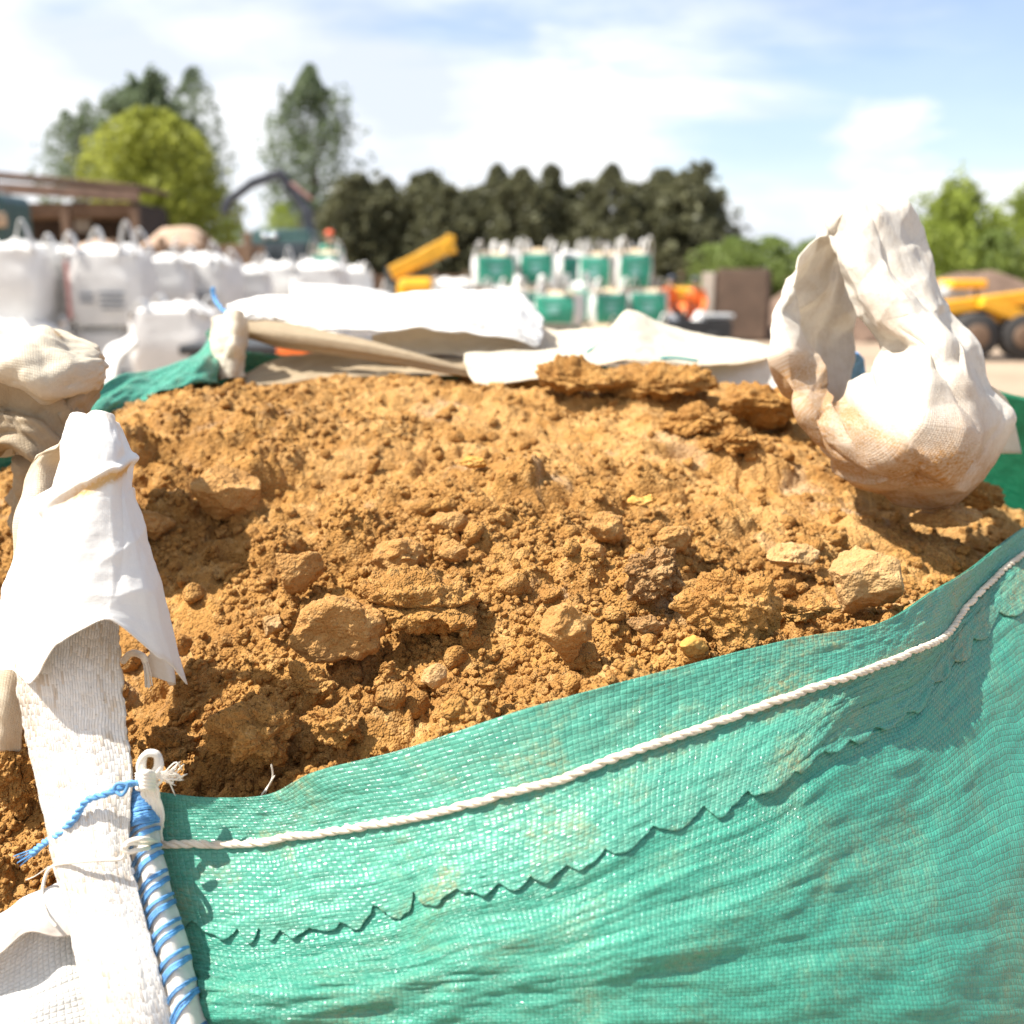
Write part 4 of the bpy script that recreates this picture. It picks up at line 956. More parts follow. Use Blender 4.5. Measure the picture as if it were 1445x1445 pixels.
tobag(sheet('inner_wall', [[(960, 515, 1.56), (960, 540, 1.54), (960, 600, 1.50)], [(1050, 508, 1.55), (1050, 530, 1.54), (1050, 600, 1.50)], [(1110, 500, 1.53), (1110, 530, 1.53), (1110, 600, 1.50)], [(1220, 520, 1.50), (1220, 550, 1.5), (1220, 620, 1.47)]], M['white'], None, 40, 30, thick=.002, wr=[(.004, 20, 20, 3)]))
# shiny green cloth turned over at the back left
tobag(sheet('green_lip', [
    [(120, 560, 1.26), (124, 578, 1.23), (126, 600, 1.21)], [(170, 538, 1.34), (175, 555, 1.30), (175, 580, 1.27)], [(230, 512, 1.44), (235, 532, 1.38), (238, 550, 1.34)],
    [(275, 493, 1.52), (280, 515, 1.44), (285, 540, 1.40)], [(300, 478, 1.58), (305, 500, 1.50), (308, 540, 1.45)]], M['green'], None, 90, 50, thick=.001, wr=[(.007, 14, 30, 93)]))
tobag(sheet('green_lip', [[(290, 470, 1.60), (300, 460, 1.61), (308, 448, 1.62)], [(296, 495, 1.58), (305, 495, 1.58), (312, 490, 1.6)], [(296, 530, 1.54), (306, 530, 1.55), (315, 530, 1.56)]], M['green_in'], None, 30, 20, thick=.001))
# pale blue twine end standing up at that corner
v, f = cord_np(dense([(300, 405, 1.56), (302, 418, 1.56), (308, 430, 1.55), (318, 440, 1.54), (328, 446, 1.53)], 60), .0015, 2, .02, 6, .0022)
tobag(meshnp('blue_twine', v, f, M['blue']))
# ================================================================== the yard behind
M['bagwhite'] = simple('bag_white', (.71, .70, .68), .6, .08, 4, trans=.12, bump=.01, bscale=14)
M['bagheap'] = simple('bag_heap_cloth', (.79, .77, .74), .6, .06, 6, trans=.1, bump=.01, bscale=12)
M['baggreen'] = simple('bag_green', (.035, .30, .20), .45, .2, 5, trans=.12, bump=.008, bscale=14)
M['bagloop'] = simple('bag_loop', (.71, .70, .68), .6, .08, 10, trans=.15)
M['print'] = simple('grey_print', (.22, .23, .25), .7, .3, 20)
M['printred'] = simple('red_print', (.55, .28, .25), .7, .3, 20)
M['printpale'] = simple('pale_print', (.16, .38, .34), .6, .2, 10)
M['sand'] = simple('sand', (.56, .43, .27), .95, .15, 10, bump=.01, bscale=40)
M['gravel'] = simple('pink_gravel', (.50, .35, .25), .95, .2, 4, bump=.03, bscale=8)
M['earthheap'] = simple('brown_earth', (.15, .095, .065), .95, .25, 3, bump=.05, bscale=6)
M['wood'] = simple('old_timber', (.20, .13, .085), .85, .3, 3)
M['woodpale'] = simple('pallet_timber', (.42, .32, .21), .85, .3, 5)
M['brick'] = simple('red_brick', (.33, .11, .06), .85, .2, 10)
M['roof'] = simple('rusted_roof', (.20, .13, .095), .8, .3, 2)
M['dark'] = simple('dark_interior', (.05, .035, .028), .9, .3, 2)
M['steel'] = simple('grey_steel', (.055, .06, .075), .5, .2, 5)
M['darkpaint'] = simple('dark_green_paint', (.035, .08, .075), .35, .2, 3)
M['blackpaint'] = simple('black_plastic', (.025, .027, .03), .5, .2, 3)
M['glass'] = simple('dark_glass', (.04, .055, .065), .08, .1, 1, spec=.8)
M['chrome'] = simple('chrome', (.7, .72, .75), .12, .05, 1, metal=1)
M['yellow'] = simple('machine_yellow', (.80, .40, .02), .4, .1, 4)
M['rubber'] = simple('tyre_rubber', (.035, .033, .032), .8, .2, 8)
M['greymetal'] = simple('pale_grey_metal', (.42, .43, .43), .5, .1, 4)
M['orange'] = simple('hi_vis_orange', (.90, .19, .03), .65, .08, 6)
M['skin'] = simple('skin', (.48, .29, .20), .6, .06, 8)
M['hat'] = simple('dark_cap', (.05, .06, .09), .7, .1, 8)
M['hathi'] = simple('orange_helmet', (.85, .12, .03), .4, .05, 8)
M['navy'] = simple('dark_work_trousers', (.04, .05, .08), .8, .1, 8)
M['concrete'] = simple('concrete', (.36, .31, .26), .9, .2, 2, bump=.01, bscale=10)
M['dustyblock'] = simple('brown_block', (.10, .065, .045), .9, .25, 2, bump=.02, bscale=10)

def GX(px, d): return (px-CXY)/FPX*math.cos(TH)*0+(px-CXY)*d/(FPX*math.cos(TH)+(CXY-385)*math.sin(TH))
def GZ(py, d): return float(P(CXY, py, d)[2])

def body_np(w, dp, h, seed, bul=.07):
    nth, nz = 56, 20; th = np.linspace(0, 2*math.pi, nth, endpoint=False); z = np.linspace(0, 1, nz)
    c = np.cos(th); s = np.sin(th); e = .36
    bx_ = np.sign(c)*np.abs(c)**e; by_ = np.sign(s)*np.abs(s)**e
    T, Z = np.meshgrid(th, z); sc_ = 1+bul*np.sin(math.pi*np.clip(Z, 0, 1))-.05*(1-Z)**4
    nz_ = .035*fbm2(T*2.2+seed, Z*3.5, 3, seed)
    X = bx_[None]*w/2*(sc_+nz_*.8); Y = by_[None]*dp/2*(sc_+nz_); Zz = Z*h+.02*vn2(T*2, Z*2, seed)*(Z > .9)
    return X, Y, Zz
def make_bag(seed, w=.92, dp=.92, h=.9, front=None, top='cloth', marks=None, loops='up', name='bulk_bag'):
    r = random.Random(seed)
    root = empty(name, (0, 0, 0))
    X, Y, Z = body_np(w, dp, h, seed)
    meshnp('body', np.stack([X, Y, Z], -1).reshape(-1, 3), gridfaces(20, 56, False, True), M['bagwhite'], root)
    # heaped top
    n = 26; a, b = np.meshgrid(np.linspace(-1, 1, n), np.linspace(-1, 1, n), indexing='ij'); kx = a*w/2*.97*(1-.10*b*b); ky = b*dp/2*.97*(1-.10*a*a)
    mound = (1-a**4)*(1-b**4)
    kz = h-.03+(.13 if top == 'cloth' else .07)*mound+(.06*fbm2(a*2.2+seed, b*2.2, 3, seed)+.03*np.abs(vn2(a*5, b*5, seed)))*mound
    meshnp('folded_top' if top == 'cloth' else 'sand_fill', np.stack([kx, ky, kz], -1).reshape(-1, 3), gridfaces(n, n), M['bagheap'] if top == 'cloth' else M['sand'], root)
    if front:
        i0 = [i for i in range(56) if Y[10, i] < 0 and abs(X[10, i]) < w*.46]
        V_ = np.stack([X[1:19, i0], Y[1:19, i0]-.012, Z[1:19, i0]], -1)
        o = meshnp('printed_front_panel', V_.reshape(-1, 3), gridfaces(18, len(i0)), M[front], root); s = o.modifiers.new('s', 'SOLIDIFY'); s.thickness = .006
        boxes('pale_print', [((0, -dp/2-.07, h*.50), (w*.26, .01, h*.24)), ((w*.02, -dp/2-.07, h*.74), (w*.40, .01, h*.05))], M['printpale'], root, .03)
    if marks:
        y = -dp/2-.075
        lst = [((w*.16, y, h*(.46-.07*k)), (w*(.34-.05*(k % 2)), .012, .035)) for k in range(4)]+[((-w*.17, y, h*(.44-.09*k)), (w*.18, .012, .05)) for k in range(2)]
        boxes('grey_print', lst, M['print'], root, .004)
        if marks == 'red': boxes('red_print', [((-w*.41, -dp/2-.05, h*.5), (.05, .02, h*.8))], M['printred'], root, .004)
    cs = [(-1, -1), (1, -1), (1, 1), (-1, 1)]
    for (cx_, cy_) in cs:
        x0, y0 = cx_*w*.45, cy_*dp*.45; hh = (r.uniform(.30, .50) if front else r.uniform(.22, .40)) if loops == 'up' else r.uniform(.10, .22)
        lx, ly = r.uniform(-.10, .10), r.uniform(-.08, .08); tw_ = r.uniform(-.5, .5); rows = []
        for t in np.linspace(0, 1, 6):
            cxx = x0-cx_*.24*(t-.15)*(1 if r.random() < 2 else 1)+lx*math.sin(math.pi*t); cyy = y0+ly*math.sin(math.pi*t)
            zz = h-.12+(hh+.12)*math.sin(math.pi*min(1, .05+t))
            ww = (.095 if front else .07)*(1+.3*math.sin(5*t+seed)); ca, sa = math.cos(tw_*3*t), math.sin(tw_*3*t)
            rows.append([np.array((cxx-sa*ww*.3, cyy-ww*ca, zz)), np.array((cxx, cyy, zz+.012)), np.array((cxx+sa*ww*.3, cyy+ww*ca, zz))])
        sheet('lifting_loop', rows, M['bagloop'], root, 18, 6, thick=.008)
    return root
def place(src, px, d, z0, w, h, rz, label, group, cat='bulk bag'):
    o = copy_tree(src) if src.get('used') else src
    src['used'] = 1
    o.location = (GX(px, d), d, z0); o.scale = (w, w, h); o.rotation_euler = (0, 0, rz)
    tag(o, label, cat, group); return o
BW = [make_bag(1), make_bag(2, marks='grey'), make_bag(3, marks='red'), make_bag(4, loops='low'), make_bag(5, loops='low')]
BGN = [make_bag(11, front='baggreen', top='sand'), make_bag(12, front='baggreen', top='sand', w=.88), make_bag(13, front='baggreen', top='cloth')]
def pallet(px, d, z0, rz, label):
    root = empty('pallet', (GX(px, d), d, z0), rz, label, 'pallet', 'wooden pallets under the bags')
    boxes('deck', [((x, 0, .125), (.11, 1.0, .022)) for x in (-.45, -.27, -.09, .09, .27, .45)], M['woodpale'], root, .004)
    boxes('bearer', [((0, -.44, .06), (1.0, .09, .10))], M['woodpale'], root, .004); boxes('bearer', [((0, 0, .06), (1.0, .09, .10))], M['woodpale'], root, .004); boxes('bearer', [((0, .44, .06), (1.0, .09, .10))], M['woodpale'], root, .004)
    boxes('base_board', [((x, 0, 0), (.11, 1.0, .018)) for x in (-.44, 0, .44)], M['woodpale'], root, .003)
    return root
gW = 'white bulk bags stacked at the left of the yard'; gG = 'green fronted bulk bags stacked in the middle of the yard'
# px, d, z0, w, h, rz, proto, label
LW = [
 (12, 13.0, 1.30, .98, .90, .10, 0, 'white bag, upper one at the far left photo edge'),
 (72, 13.8, 1.24, .82, .92, -.55, 3, 'narrow turned white bag between the far left one and the printed one'),
 (157, 13.6, 1.22, .98, .95, .05, 2, 'upper white bag with grey print and a reddish edge'),
 (232, 15.5, 1.24, .95, .84, .15, 4, 'white upper bag directly right of the printed one with reddish edge'),
 (292, 15.8, 1.22, .90, .86, -.1, 1, 'white upper bag above the near low bag, with grey print'),
 (12, 12.6, .34, 1.02, .96, .0, 3, 'white lower bag at the far left photo edge, right under the upper one'),
 (86, 13.6, .30, .84, .92, .3, 0, 'lower bag under the narrow turned white one'),
 (157, 13.7, .28, .98, .93, .0, 2, 'lower white bag with dark print under the upper printed one'),
 (246, 12.3, .70, .98, .80, .08, 4, 'near low white bag with a heaped bright top, behind the shiny green cloth'),
 (340, 17.0, 1.02, .98, .92, .2, 3, 'white bag in front of the lorry, first to the right of the printed pair'),
 (394, 18.5, 1.10, .84, .92, -.1, 0, 'white bag below the windscreen of the lorry'),
 (453, 17.5, 1.05, .88, .96, .0, 3, 'bright-topped white bag right of the one below the lorry'),
 (340, 16.9, .12, 1.0, .90, .1, 1, 'lower bag under the first bag right of the printed pair'),
 (398, 18.4, .16, .9, .92, .0, 4, 'lower bag under the one below the lorry windscreen'),
 (453, 17.4, .14, .9, .90, .1, 3, 'lower bag under the bright-topped white bag'),
 (495, 23.0, .95, .9, 1.0, .3, 4, 'pale bag standing just left of the yellow machine arm'),
 (525, 22.0, .55, .9, .9, .0, 0, 'low pale bag in front of the yellow machine arm'),
 (640, 24.5, .75, 1.0, .95, .0, 3, 'white bag between the yellow machine and the green fronted bags'),
 (492, 20.5, .35, .9, .95, .1, 0, 'low white bag in front of the pale one by the yellow arm'),
]
for i, (px, d, z0, w, h, rz, k, lab) in enumerate(LW): place(BW[k], px, d, z0, w, h, rz, lab, gW)
LG = [
 (697, 24.5, 1.56, .98, .76, .10, 0, 'green fronted bag, top left corner of the green stack'),
 (757, 25.0, 1.58, .92, .80, -.05, 1, 'green fronted bag, second from the left in the top row'),
 (806, 26.5, 1.52, .86, .80, .3, 2, 'green fronted bag set back between the second and fourth of the top row'),
 (842, 24.6, 1.48, .80, .84, -.2, 0, 'green fronted bag with pale heap, fourth in the top row'),
 (893, 24.4, 1.50, .88, .86, .0, 1, 'green fronted bag at the right end of the top row'),
 (712, 23.2, .78, .98, .74, .1, 2, 'green fronted bag, left end of the middle row'),
 (790, 22.6, .80, 1.0, .70, -.28, 0, 'tilted looking green fronted bag in the middle row, nearest of the stack'),
 (858, 23.8, .76, .88, .76, .1, 1, 'green fronted bag third in the middle row'),
 (735, 23.9, .78, .86, .78, .5, 1, 'green fronted bag turned aside, second in the middle row'),
 (825, 24.3, .80, .84, .82, -.6, 2, 'green fronted bag turned aside between the tilted looking and the third of the middle row'),
 (722, 26.4, 1.50, .86, .84, .4, 2, 'green fronted bag set back between the first two of the top row'),
 (866, 26.6, 1.50, .86, .86, -.5, 1, 'green fronted bag set back beside the right end of the top row'),
 (914, 24.2, .74, .92, .80, -.05, 0, 'green fronted bag at the right end of the middle row beside the workers'),
 (705, 23.6, .02, 1.0, .78, .0, 1, 'green fronted bag, left end of the bottom row'),
 (775, 23.0, .02, 1.0, .78, .1, 2, 'green fronted bag second in the bottom row'),
 (848, 23.6, .02, 1.0, .76, -.1, 0, 'green fronted bag third in the bottom row'),
 (912, 24.0, .02, 1.0, .74, .0, 1, 'green fronted bag at the right end of the bottom row'),
 (462, 24.5, 1.60, .8, .74, .0, 1, 'green topped bag in front of the orange helmet'),
 (806, 26.6, .02, 1.0, 1.50, .0, 2, 'tall green fronted bag set back, bottom of the middle gap'),
 (722, 26.6, .02, 1.0, 1.48, .0, 2, 'tall green fronted bag set back behind the left end of the stack'),
 (866, 26.8, .02, 1.0, 1.48, .0, 0, 'tall green fronted bag set back behind the right end of the stack'),
 (735, 24.6, .02, 1.0, .78, .0, 0, 'green fronted bag set back low in the bottom row, left'),
 (825, 24.8, .02, 1.0, .78, .0, 1, 'green fronted bag set back low in the bottom row, right'),
]
for i, (px, d, z0, w, h, rz, k, lab) in enumerate(LG): place(BGN[k], px, d, z0, w, h, rz, lab, gG if px > 600 else None)
# bags that carry the upper ones in the left block
for px, d, h, k, lab in ((12, 12.7, .32, 0, 'bottom bag of the far left stack'), (86, 13.7, .28, 3, 'bottom bag under the narrow turned stack'), (157, 13.8, .27, 4, 'bottom bag under the printed pair'), (246, 12.4, .68, 0, 'bottom bag carrying the near low white bag'),
                   (232, 15.7, 1.2, 3, 'bag standing behind the near low white bag, under the upper unprinted one'), (292, 16.0, 1.2, 0, 'bag standing under the upper one with grey print'),
                   (495, 23.2, .93, 3, 'lower bag under the pale one by the yellow arm'), (462, 24.7, 1.56, 4, 'tall lower bag under the green topped one'), (525, 22.2, .53, 0, 'lowest bag in front of the yellow arm'), (640, 24.7, .73, 4, 'lower bag between the yellow machine and the green stack'), (492, 20.6, .33, 3, 'lowest bag left of the yellow machine')):
    place(BW[k], px, d, 0, 1.0, h, .05, lab, gW)

# neighbouring bag's loops seen just over the rim: pale straps out of focus
tag(sheet('lifting_strap', [[P(905-760, 545, 2.9), P(152, 560, 2.85), P(160, 575, 2.8)], [P(150, 495, 2.9), P(160, 500, 2.85), P(168, 515, 2.8)], [P(175, 480, 2.9), P(180, 486, 2.85), P(184, 494, 2.8)], [P(188, 472, 2.9), P(192, 478, 2.85), P(194, 484, 2.8)]], M['bagloop'], None, 30, 10, thick=.01), 'pale strap end of a neighbouring bag beside the crumpled cream loop', 'strap')
tag(sheet('rolled_sheet', [[P(412, 405, 3.2), P(410, 412, 3.1), P(412, 420, 3.05)], [P(450, 407, 3.2), P(450, 416, 3.1), P(450, 425, 3.05)], [P(500, 410, 3.2), P(500, 420, 3.1), P(500, 432, 3.05)], [P(550, 418, 3.2), P(550, 428, 3.1), P(550, 440, 3.05)]], M['bagheap'], None, 30, 12, thick=.02), 'pale rolled cloth lying behind the white back loop of the bag', 'cloth')
tag(boxes('orange_crate', [((GX(412, 9), 9, GZ(497, 9)), (.24, .3, .10)), ((GX(412, 9), 9, GZ(497, 9)-.1), (.20, .26, .1))], M['orange'], None, .01), 'small orange crate seen under the white back loop', 'crate')
cr_ = bpy.data.objects[-1] if False else None
tag(boxes('dark_backdrop', [((GX(450, 9.6), 9.8, .62), (2.2, 1.0, 1.06)), ((GX(450, 9.6), 9.8, 1.20), (2.35, 1.1, .09))], M['blackpaint'], None, .02), 'dark block standing in for the far background behind the back loop of the bag', 'backdrop')  # block stands in for the far dark background seen through the gap

# ---- vegetation
def leafmat(name, col, tr=.4, var=.35):
    t = NT(name); co = t.coord(); g = t.n('ShaderNodeNewGeometry'); f = t.n('ShaderNodeTexWhiteNoise', noise_dimensions='3D', i={0: t.n('ShaderNodeVectorMath', operation='SNAP', i={0: co, 1: (.9, .9, .9)}).outputs[0]}).outputs[0]
    c = t.mix(f, tuple(x*(1-var) for x in col), tuple(x*(1+var) for x in col))
    return t.bsdf(c, .55, None, .3, 0, tr, tuple(min(1, x*1.5) for x in col))
M['lf_willow'] = leafmat('willow_leaves', (.27, .29, .055), .5)
M['lf_poplar'] = leafmat('poplar_leaves', (.12, .155, .085), .4)
M['lf_conifer'] = leafmat('conifer_foliage', (.115, .116, .06), .3)
M['lf_bush'] = leafmat('bush_leaves', (.24, .29, .055), .45)
M['lf_hedge'] = leafmat('hedge_leaves', (.17, .22, .06), .4)
M['bark'] = simple('bark', (.11, .085, .065), .9, .3, 6)
def leaves(name, pts, size, mat, parent, seed):
    r = np.random.default_rng(seed); n = len(pts)
    a = r.normal(size=(n, 3)); a /= np.linalg.norm(a, axis=1, keepdims=True); b = np.cross(a, r.normal(size=(n, 3))); b /= np.linalg.norm(b, axis=1, keepdims=True)
    s = size*(.6+.8*r.random(n))[:, None]
    V = np.stack([pts-a*s, pts-b*s*.5, pts+a*s, pts+b*s*.5], 1).reshape(-1, 3)
    return meshnp(name, V, np.arange(n*4).reshape(-1, 4), mat, parent, False)
def trunk(parent, h, r0, limbs, seed):
    r = random.Random(seed); vf = [tube_np(dense([np.array((0, 0, -.2)), np.array((r.uniform(-.1, .1), 0, h*.3)), np.array((r.uniform(-.3, .3), r.uniform(-.2, .2), h*.65)), np.array((0, 0, h*.95))], 16), np.linspace(r0, r0*.15, 16), 8)]
    v, f = merge(vf); meshnp('trunk', v, f, M['bark'], parent)
    vf = []
    for k, e in enumerate(limbs):
        z0 = max(h*.12, e[2]*.6); vf.append(tube_np(dense([np.array((0, 0, z0)), np.array((e[0]*.45, e[1]*.45, z0+(e[2]-z0)*.6)), np.array(e)], 8), np.linspace(r0*.35, r0*.06, 8), 5))
    if vf: v, f = merge(vf); meshnp('limbs', v, f, M['bark'], parent)
def tree(name, px, d, toppy, wpx, kind, mat, label, group, seed, nleaf=7000, base=0.0):
    r = np.random.default_rng(seed); H = GZ(toppy, d)-base; Wd = wpx*d/1540/2
    root = empty(name, (GX(px, d), d, base), 0, label, 'tree' if 'bush' not in name and 'shrub' not in name else 'bush', group)
    n = nleaf*3; z = r.random(n); a = r.uniform(0, 2*math.pi, n); q = r.random(n)**.5
    if kind == 'poplar': e = np.sqrt(np.clip(1-((z-.40)/.60)**2, 0, 1))*1.05; zz = .06+.94*z; nf, lo = 4.2, -.12
    elif kind == 'round': e = np.sin(math.pi*np.clip(z*.86+.13, 0, 1))**.55; zz = .04+.96*z; nf, lo = 3.2, -.2
    elif kind == 'conifer': z = z**.85; e = 1.15*(1-z)**.5+.03; zz = .17+.83*z-.08*q*e; nf, lo = 4.5, -.28
    else: e = np.sqrt(np.clip(1-((z-.35)/.65)**2, 0, 1))*1.1; zz = .03+.97*z; nf, lo = 5.0, -.02
    k1, k2 = {'conifer': (.60, .55), 'poplar': (.34, .26), 'round': (.4, .3), 'feather': (.45, .4)}[kind]
    e = e*(1+k1*vn3(np.cos(a)*2+seed, np.sin(a)*2, z*(9 if kind == 'conifer' else 6), seed)+k2*vn3(np.cos(a)*6+seed, np.sin(a)*6, z*18, seed+1))
    X = Wd*q*e*np.cos(a); Y = Wd*q*e*np.sin(a); Z = H*zz
    if kind == 'conifer':
        Z = Z*(1+.10*vn3(X*1.1+seed, Y*1.1, 0*X, seed+3)*z); Z = Z+.35*q*e*Wd*np.maximum(0, vn3(np.cos(a)*5+seed, np.sin(a)*5, z*9, seed+8)); X = X+Wd*.25*z*z
    if kind == 'poplar': Z = Z*(1+.10*vn3(X*.9+seed, Y*.9, 0*X, seed+3)*z)
    if kind == 'feather': Z = H*(zz*(.80+.3*vn3(np.cos(a)*3.5+seed, np.sin(a)*3.5, q*3, seed)))
    fr = nf/Wd*(1.0 if kind != 'poplar' else .8)
    g = fbm3(X*fr, Y*fr, Z*fr*.8, 3, seed+5)
    ok = (g > lo-.25*(1-q)); pts = np.stack([X, Y, Z], 1)[ok][:nleaf]
    leaves('crown', pts, max(.045, Wd*(.05 if kind != 'conifer' else .06)), mat, root, seed+1)
    tips = pts[r.integers(0, len(pts), 14)]
    trunk(root, H*(.9 if kind in ('poplar', 'conifer') else .6), max(.06, H*.016), [tuple(c*.9) for c in tips], seed)
    return root
gP = 'tall trees behind the shed'
tree('poplar_tree', 218, 75, 104, 175, 'poplar', M['lf_poplar'], 'tall dark green tree whose top rises straight behind the bright yellow-green tree', gP, 1, 14000)
tree('poplar_tree', 285, 78, 112, 110, 'poplar', M['lf_poplar'], 'tall dark tree showing at the right shoulder of the bright yellow-green tree', gP, 2, 7000)
tree('poplar_tree', 130, 76, 145, 120, 'poplar', M['lf_poplar'], 'lower dark tree showing at the left shoulder of the bright yellow-green tree', gP, 3, 9000)
tree('willow_tree', 230, 52, 152, 190, 'round', M['lf_willow'], 'bright yellow-green round tree behind the open shed', None, 4, 15000)
tree('poplar_tree', 447, 66, 100, 140, 'poplar', M['lf_poplar'], 'tall pale green pointed tree beside the grab arm at the left end of the conifers', None, 5, 12000)
tree('small_tree', 402, 60, 288, 90, 'round', M['lf_bush'], 'low light green tree seen under the grab arm', None, 6, 4000)
tree('small_tree', 330, 62, 310, 90, 'round', M['lf_hedge'], 'small dark green tree right below the bright yellow-green one', None, 66, 4000)
for i, (px, top, w) in enumerate([(492, 243, 66), (535, 252, 60), (588, 243, 66), (622, 258, 56), (655, 262, 56), (684, 242, 64), (722, 250, 60), (762, 246, 64), (803, 255, 60), (845, 246, 62), (884, 250, 60), (916, 245, 60), (947, 236, 84), (985, 262, 62)]):
    lab = ['first conifer of the dark row, against the pale pointed tree', 'second conifer from the left in the dark row', 'third conifer from the left, with a raised tip', 'fourth conifer from the left, lower tipped', 'fifth conifer from the left in the dark row',
           'sixth conifer from the left, with a sharp tip above the yellow arm end', 'seventh conifer of the dark row, above the left green bags', 'eighth conifer of the dark row, above the second green bag', 'ninth conifer of the dark row, lower tipped', 'tenth conifer, above the pale heaped green bag',
           'fourth conifer from the right end of the dark row', 'third conifer from the right end of the dark row', 'tallest conifer, near the right end of the dark row', 'short leaning conifer closing the dark row on the right'][i]
    tree('conifer_tree', px, 50+(i*7 % 3), top, w*(2.1, 1.75, 2.4)[i % 3], 'conifer', M['lf_conifer'], lab, 'dark conifers in a row behind the yard', 20+i, 9000)
for i, (px, top, w, lab) in enumerate([(1035, 336, 150, 'low dark green shrub next to the short leaning conifer'), (1090, 334, 150, 'low dark green shrub in the middle of the three on the right'), (1150, 338, 130, 'low dark green shrub partly behind the white loop on the right')]):
    tree('hedge_shrub', px, 44, top, w, 'round', M['lf_hedge'], lab, 'low shrubs behind the brown walls', 50+i, 5000)
tree('hazel_bush', 1350, 40, 240, 190, 'feather', M['lf_bush'], 'big feathery yellow-green bush behind the white loop on the right', None, 60, 11000)
tree('hazel_bush', 1440, 42, 258, 150, 'feather', M['lf_bush'], 'yellow-green bush cut by the right photo edge', None, 61, 8000)
tree('hedge_shrub', 1300, 38, 318, 110, 'round', M['lf_bush'], 'small green shrub at the foot of the big feathery bush', None, 62, 5000)
tree('hedge_shrub', 1400, 38, 326, 130, 'round', M['lf_hedge'], 'dark green shrub low between the two feathery bushes', None, 63, 6000)

# ---- heaps and walls
def heap(name, px, d, toppy, wpx, dep, mat, label, seed, group=None):
    n = 50; a, b = np.meshgrid(np.linspace(-1, 1, n), np.linspace(-1, 1, n), indexing='ij'); H = GZ(toppy, d); Wd = wpx*d/1540/2
    rr = np.sqrt(a*a+b*b); z = H*np.clip(1-rr**1.35+.10*fbm2(a*2.5+seed, b*2.5, 3, seed), 0, 2)*1.0-.05; z = np.minimum(z, H*(1+.04*vn2(a*4, b*4, seed)))
    o = meshnp(name, np.stack([a*Wd*1.15, b*dep, z], -1).reshape(-1, 3), gridfaces(n, n), mat); o.location = (GX(px, d), d, 0); return tag(o, label, 'heap', group)
heap('gravel_heap', 145, 27, 320, 380, 2.8, M['gravel'], 'pinkish gravel heap in front of the open shed', 1)
heap('gravel_heap', 258, 31, 319, 330, 2.8, M['gravel'], 'pinkish gravel heap in front of the yellow-green tree', 2)
heap('earth_heap', 1200, 33, 372, 330, 3, M['earthheap'], 'brown earth heap behind the white loop on the right', 3)
heap('earth_heap', 1390, 34, 374, 330, 3, M['earthheap'], 'brown earth heap behind the yellow loader', 4)
tag(boxes('sleeper_wall', [((GX(265, 24), 24, GZ(345, 24)-.16-.30*k), (3.4, .22, .29)) for k in range(8)]+[((GX(p, 24), 23.8, 1.35), (.16, .16, 2.4+.1*j)) for j, p in enumerate((170, 235, 296, 355))], M['wood'], None, .015), 'dark timber sleeper wall with posts behind the white bags', 'wall')
tag(boxes('dark_fence', [((GX(700, 46), 46.5, .9+.0), (13.5, .08, 1.7))]+[((GX(480+44*k, 46), 46.4, .95), (.14, .14, 2.0)) for k in range(12)], M['wood'], None, .01), 'brown board fence at the foot of the conifer row', 'fence')
wroot = empty('block_bay', (GX(1045, 31), 31, 0), -.45, 'brown bay wall with a pale end face, right of the workers', 'wall')
boxes('bay_wall', [((.1, 0, .95), (1.5, .5, 1.9)), ((.1, 0, 1.93), (1.4, .4, .07))], M['dustyblock'], wroot, .03); boxes('end_face', [((-.85, .05, .93), (.38, .7, 1.85))], M['concrete'], wroot, .03)

# ---- open shed and brick house at the far left
sh = empty('open_shed', (GX(115, 45), 45, 0), 0, 'open fronted timber shed with a rusty low pitched roof', 'shed'); s0 = GX(115, 45)
def sx(px): return GX(px, 45)-s0
zr = GZ(248, 45); ze = GZ(283, 45)
boxes('roof', [beam((sx(-60), 1.2, zr+.25), (sx(212), 1.2, GZ(266, 45)), 4.2, .14)], M['roof'], sh, .02)
boxes('roof_fascia', [beam((sx(-60), -1.0, GZ(266, 45)+.1), (sx(216), -1.0, GZ(280, 45)), .12, .42)], M['roof'], sh, .02)
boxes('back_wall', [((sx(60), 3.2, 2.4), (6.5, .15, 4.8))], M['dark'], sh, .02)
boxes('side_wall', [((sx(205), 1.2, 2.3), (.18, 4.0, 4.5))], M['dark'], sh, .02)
boxes('loft_floor', [((sx(90), 1.4, GZ(296, 45)), (6.6, 3.5, .5))], M['wood'], sh, .02)
for px in (18, 112, 206): boxes('post', [((sx(px), -.85, 2.2), (.32, .32, 4.4))], M['wood'], sh, .02)
boxes('post', [((sx(52), -.95, 2.2), (.3, .25, 4.4))], M['woodpale'], sh, .02)
boxes('window', [((sx(82), 3.05, GZ(300, 45)), (.7, .08, 1.3))], M['greymetal'], sh, .02)
bh = empty('brick_house', (GX(-100, 34), 34, 0), 0, 'red brick gable end at the left photo edge', 'house')
zt = GZ(262, 34); v = np.array([(-2.2, -.5, 0), (1.15, -.5, 0), (1.15, -.5, zt), (-.2, -.5, zt+1.35), (-2.2, -.5, zt), (-2.2, 3, 0), (1.15, 3, 0), (1.15, 3, zt), (-.2, 3, zt+1.35), (-2.2, 3, zt)], float)
me = bpy.data.meshes.new('wall'); me.from_pydata([tuple(q) for q in v], [], [(0, 1, 2, 3, 4), (9, 8, 7, 6, 5), (1, 6, 7, 2), (2, 7, 8, 3), (3, 8, 9, 4), (4, 9, 5, 0), (0, 5, 6, 1)]); link('wall', me, M['brick'], bh)
boxes('roof', [beam((-.25, -.8, zt+1.48), (-.25, 3.2, zt+1.48), .3, .1), beam((1.35, 1.25, zt-.15), (-.25, 1.25, zt+1.45), 4.1, .10)], M['roof'], bh, .01)
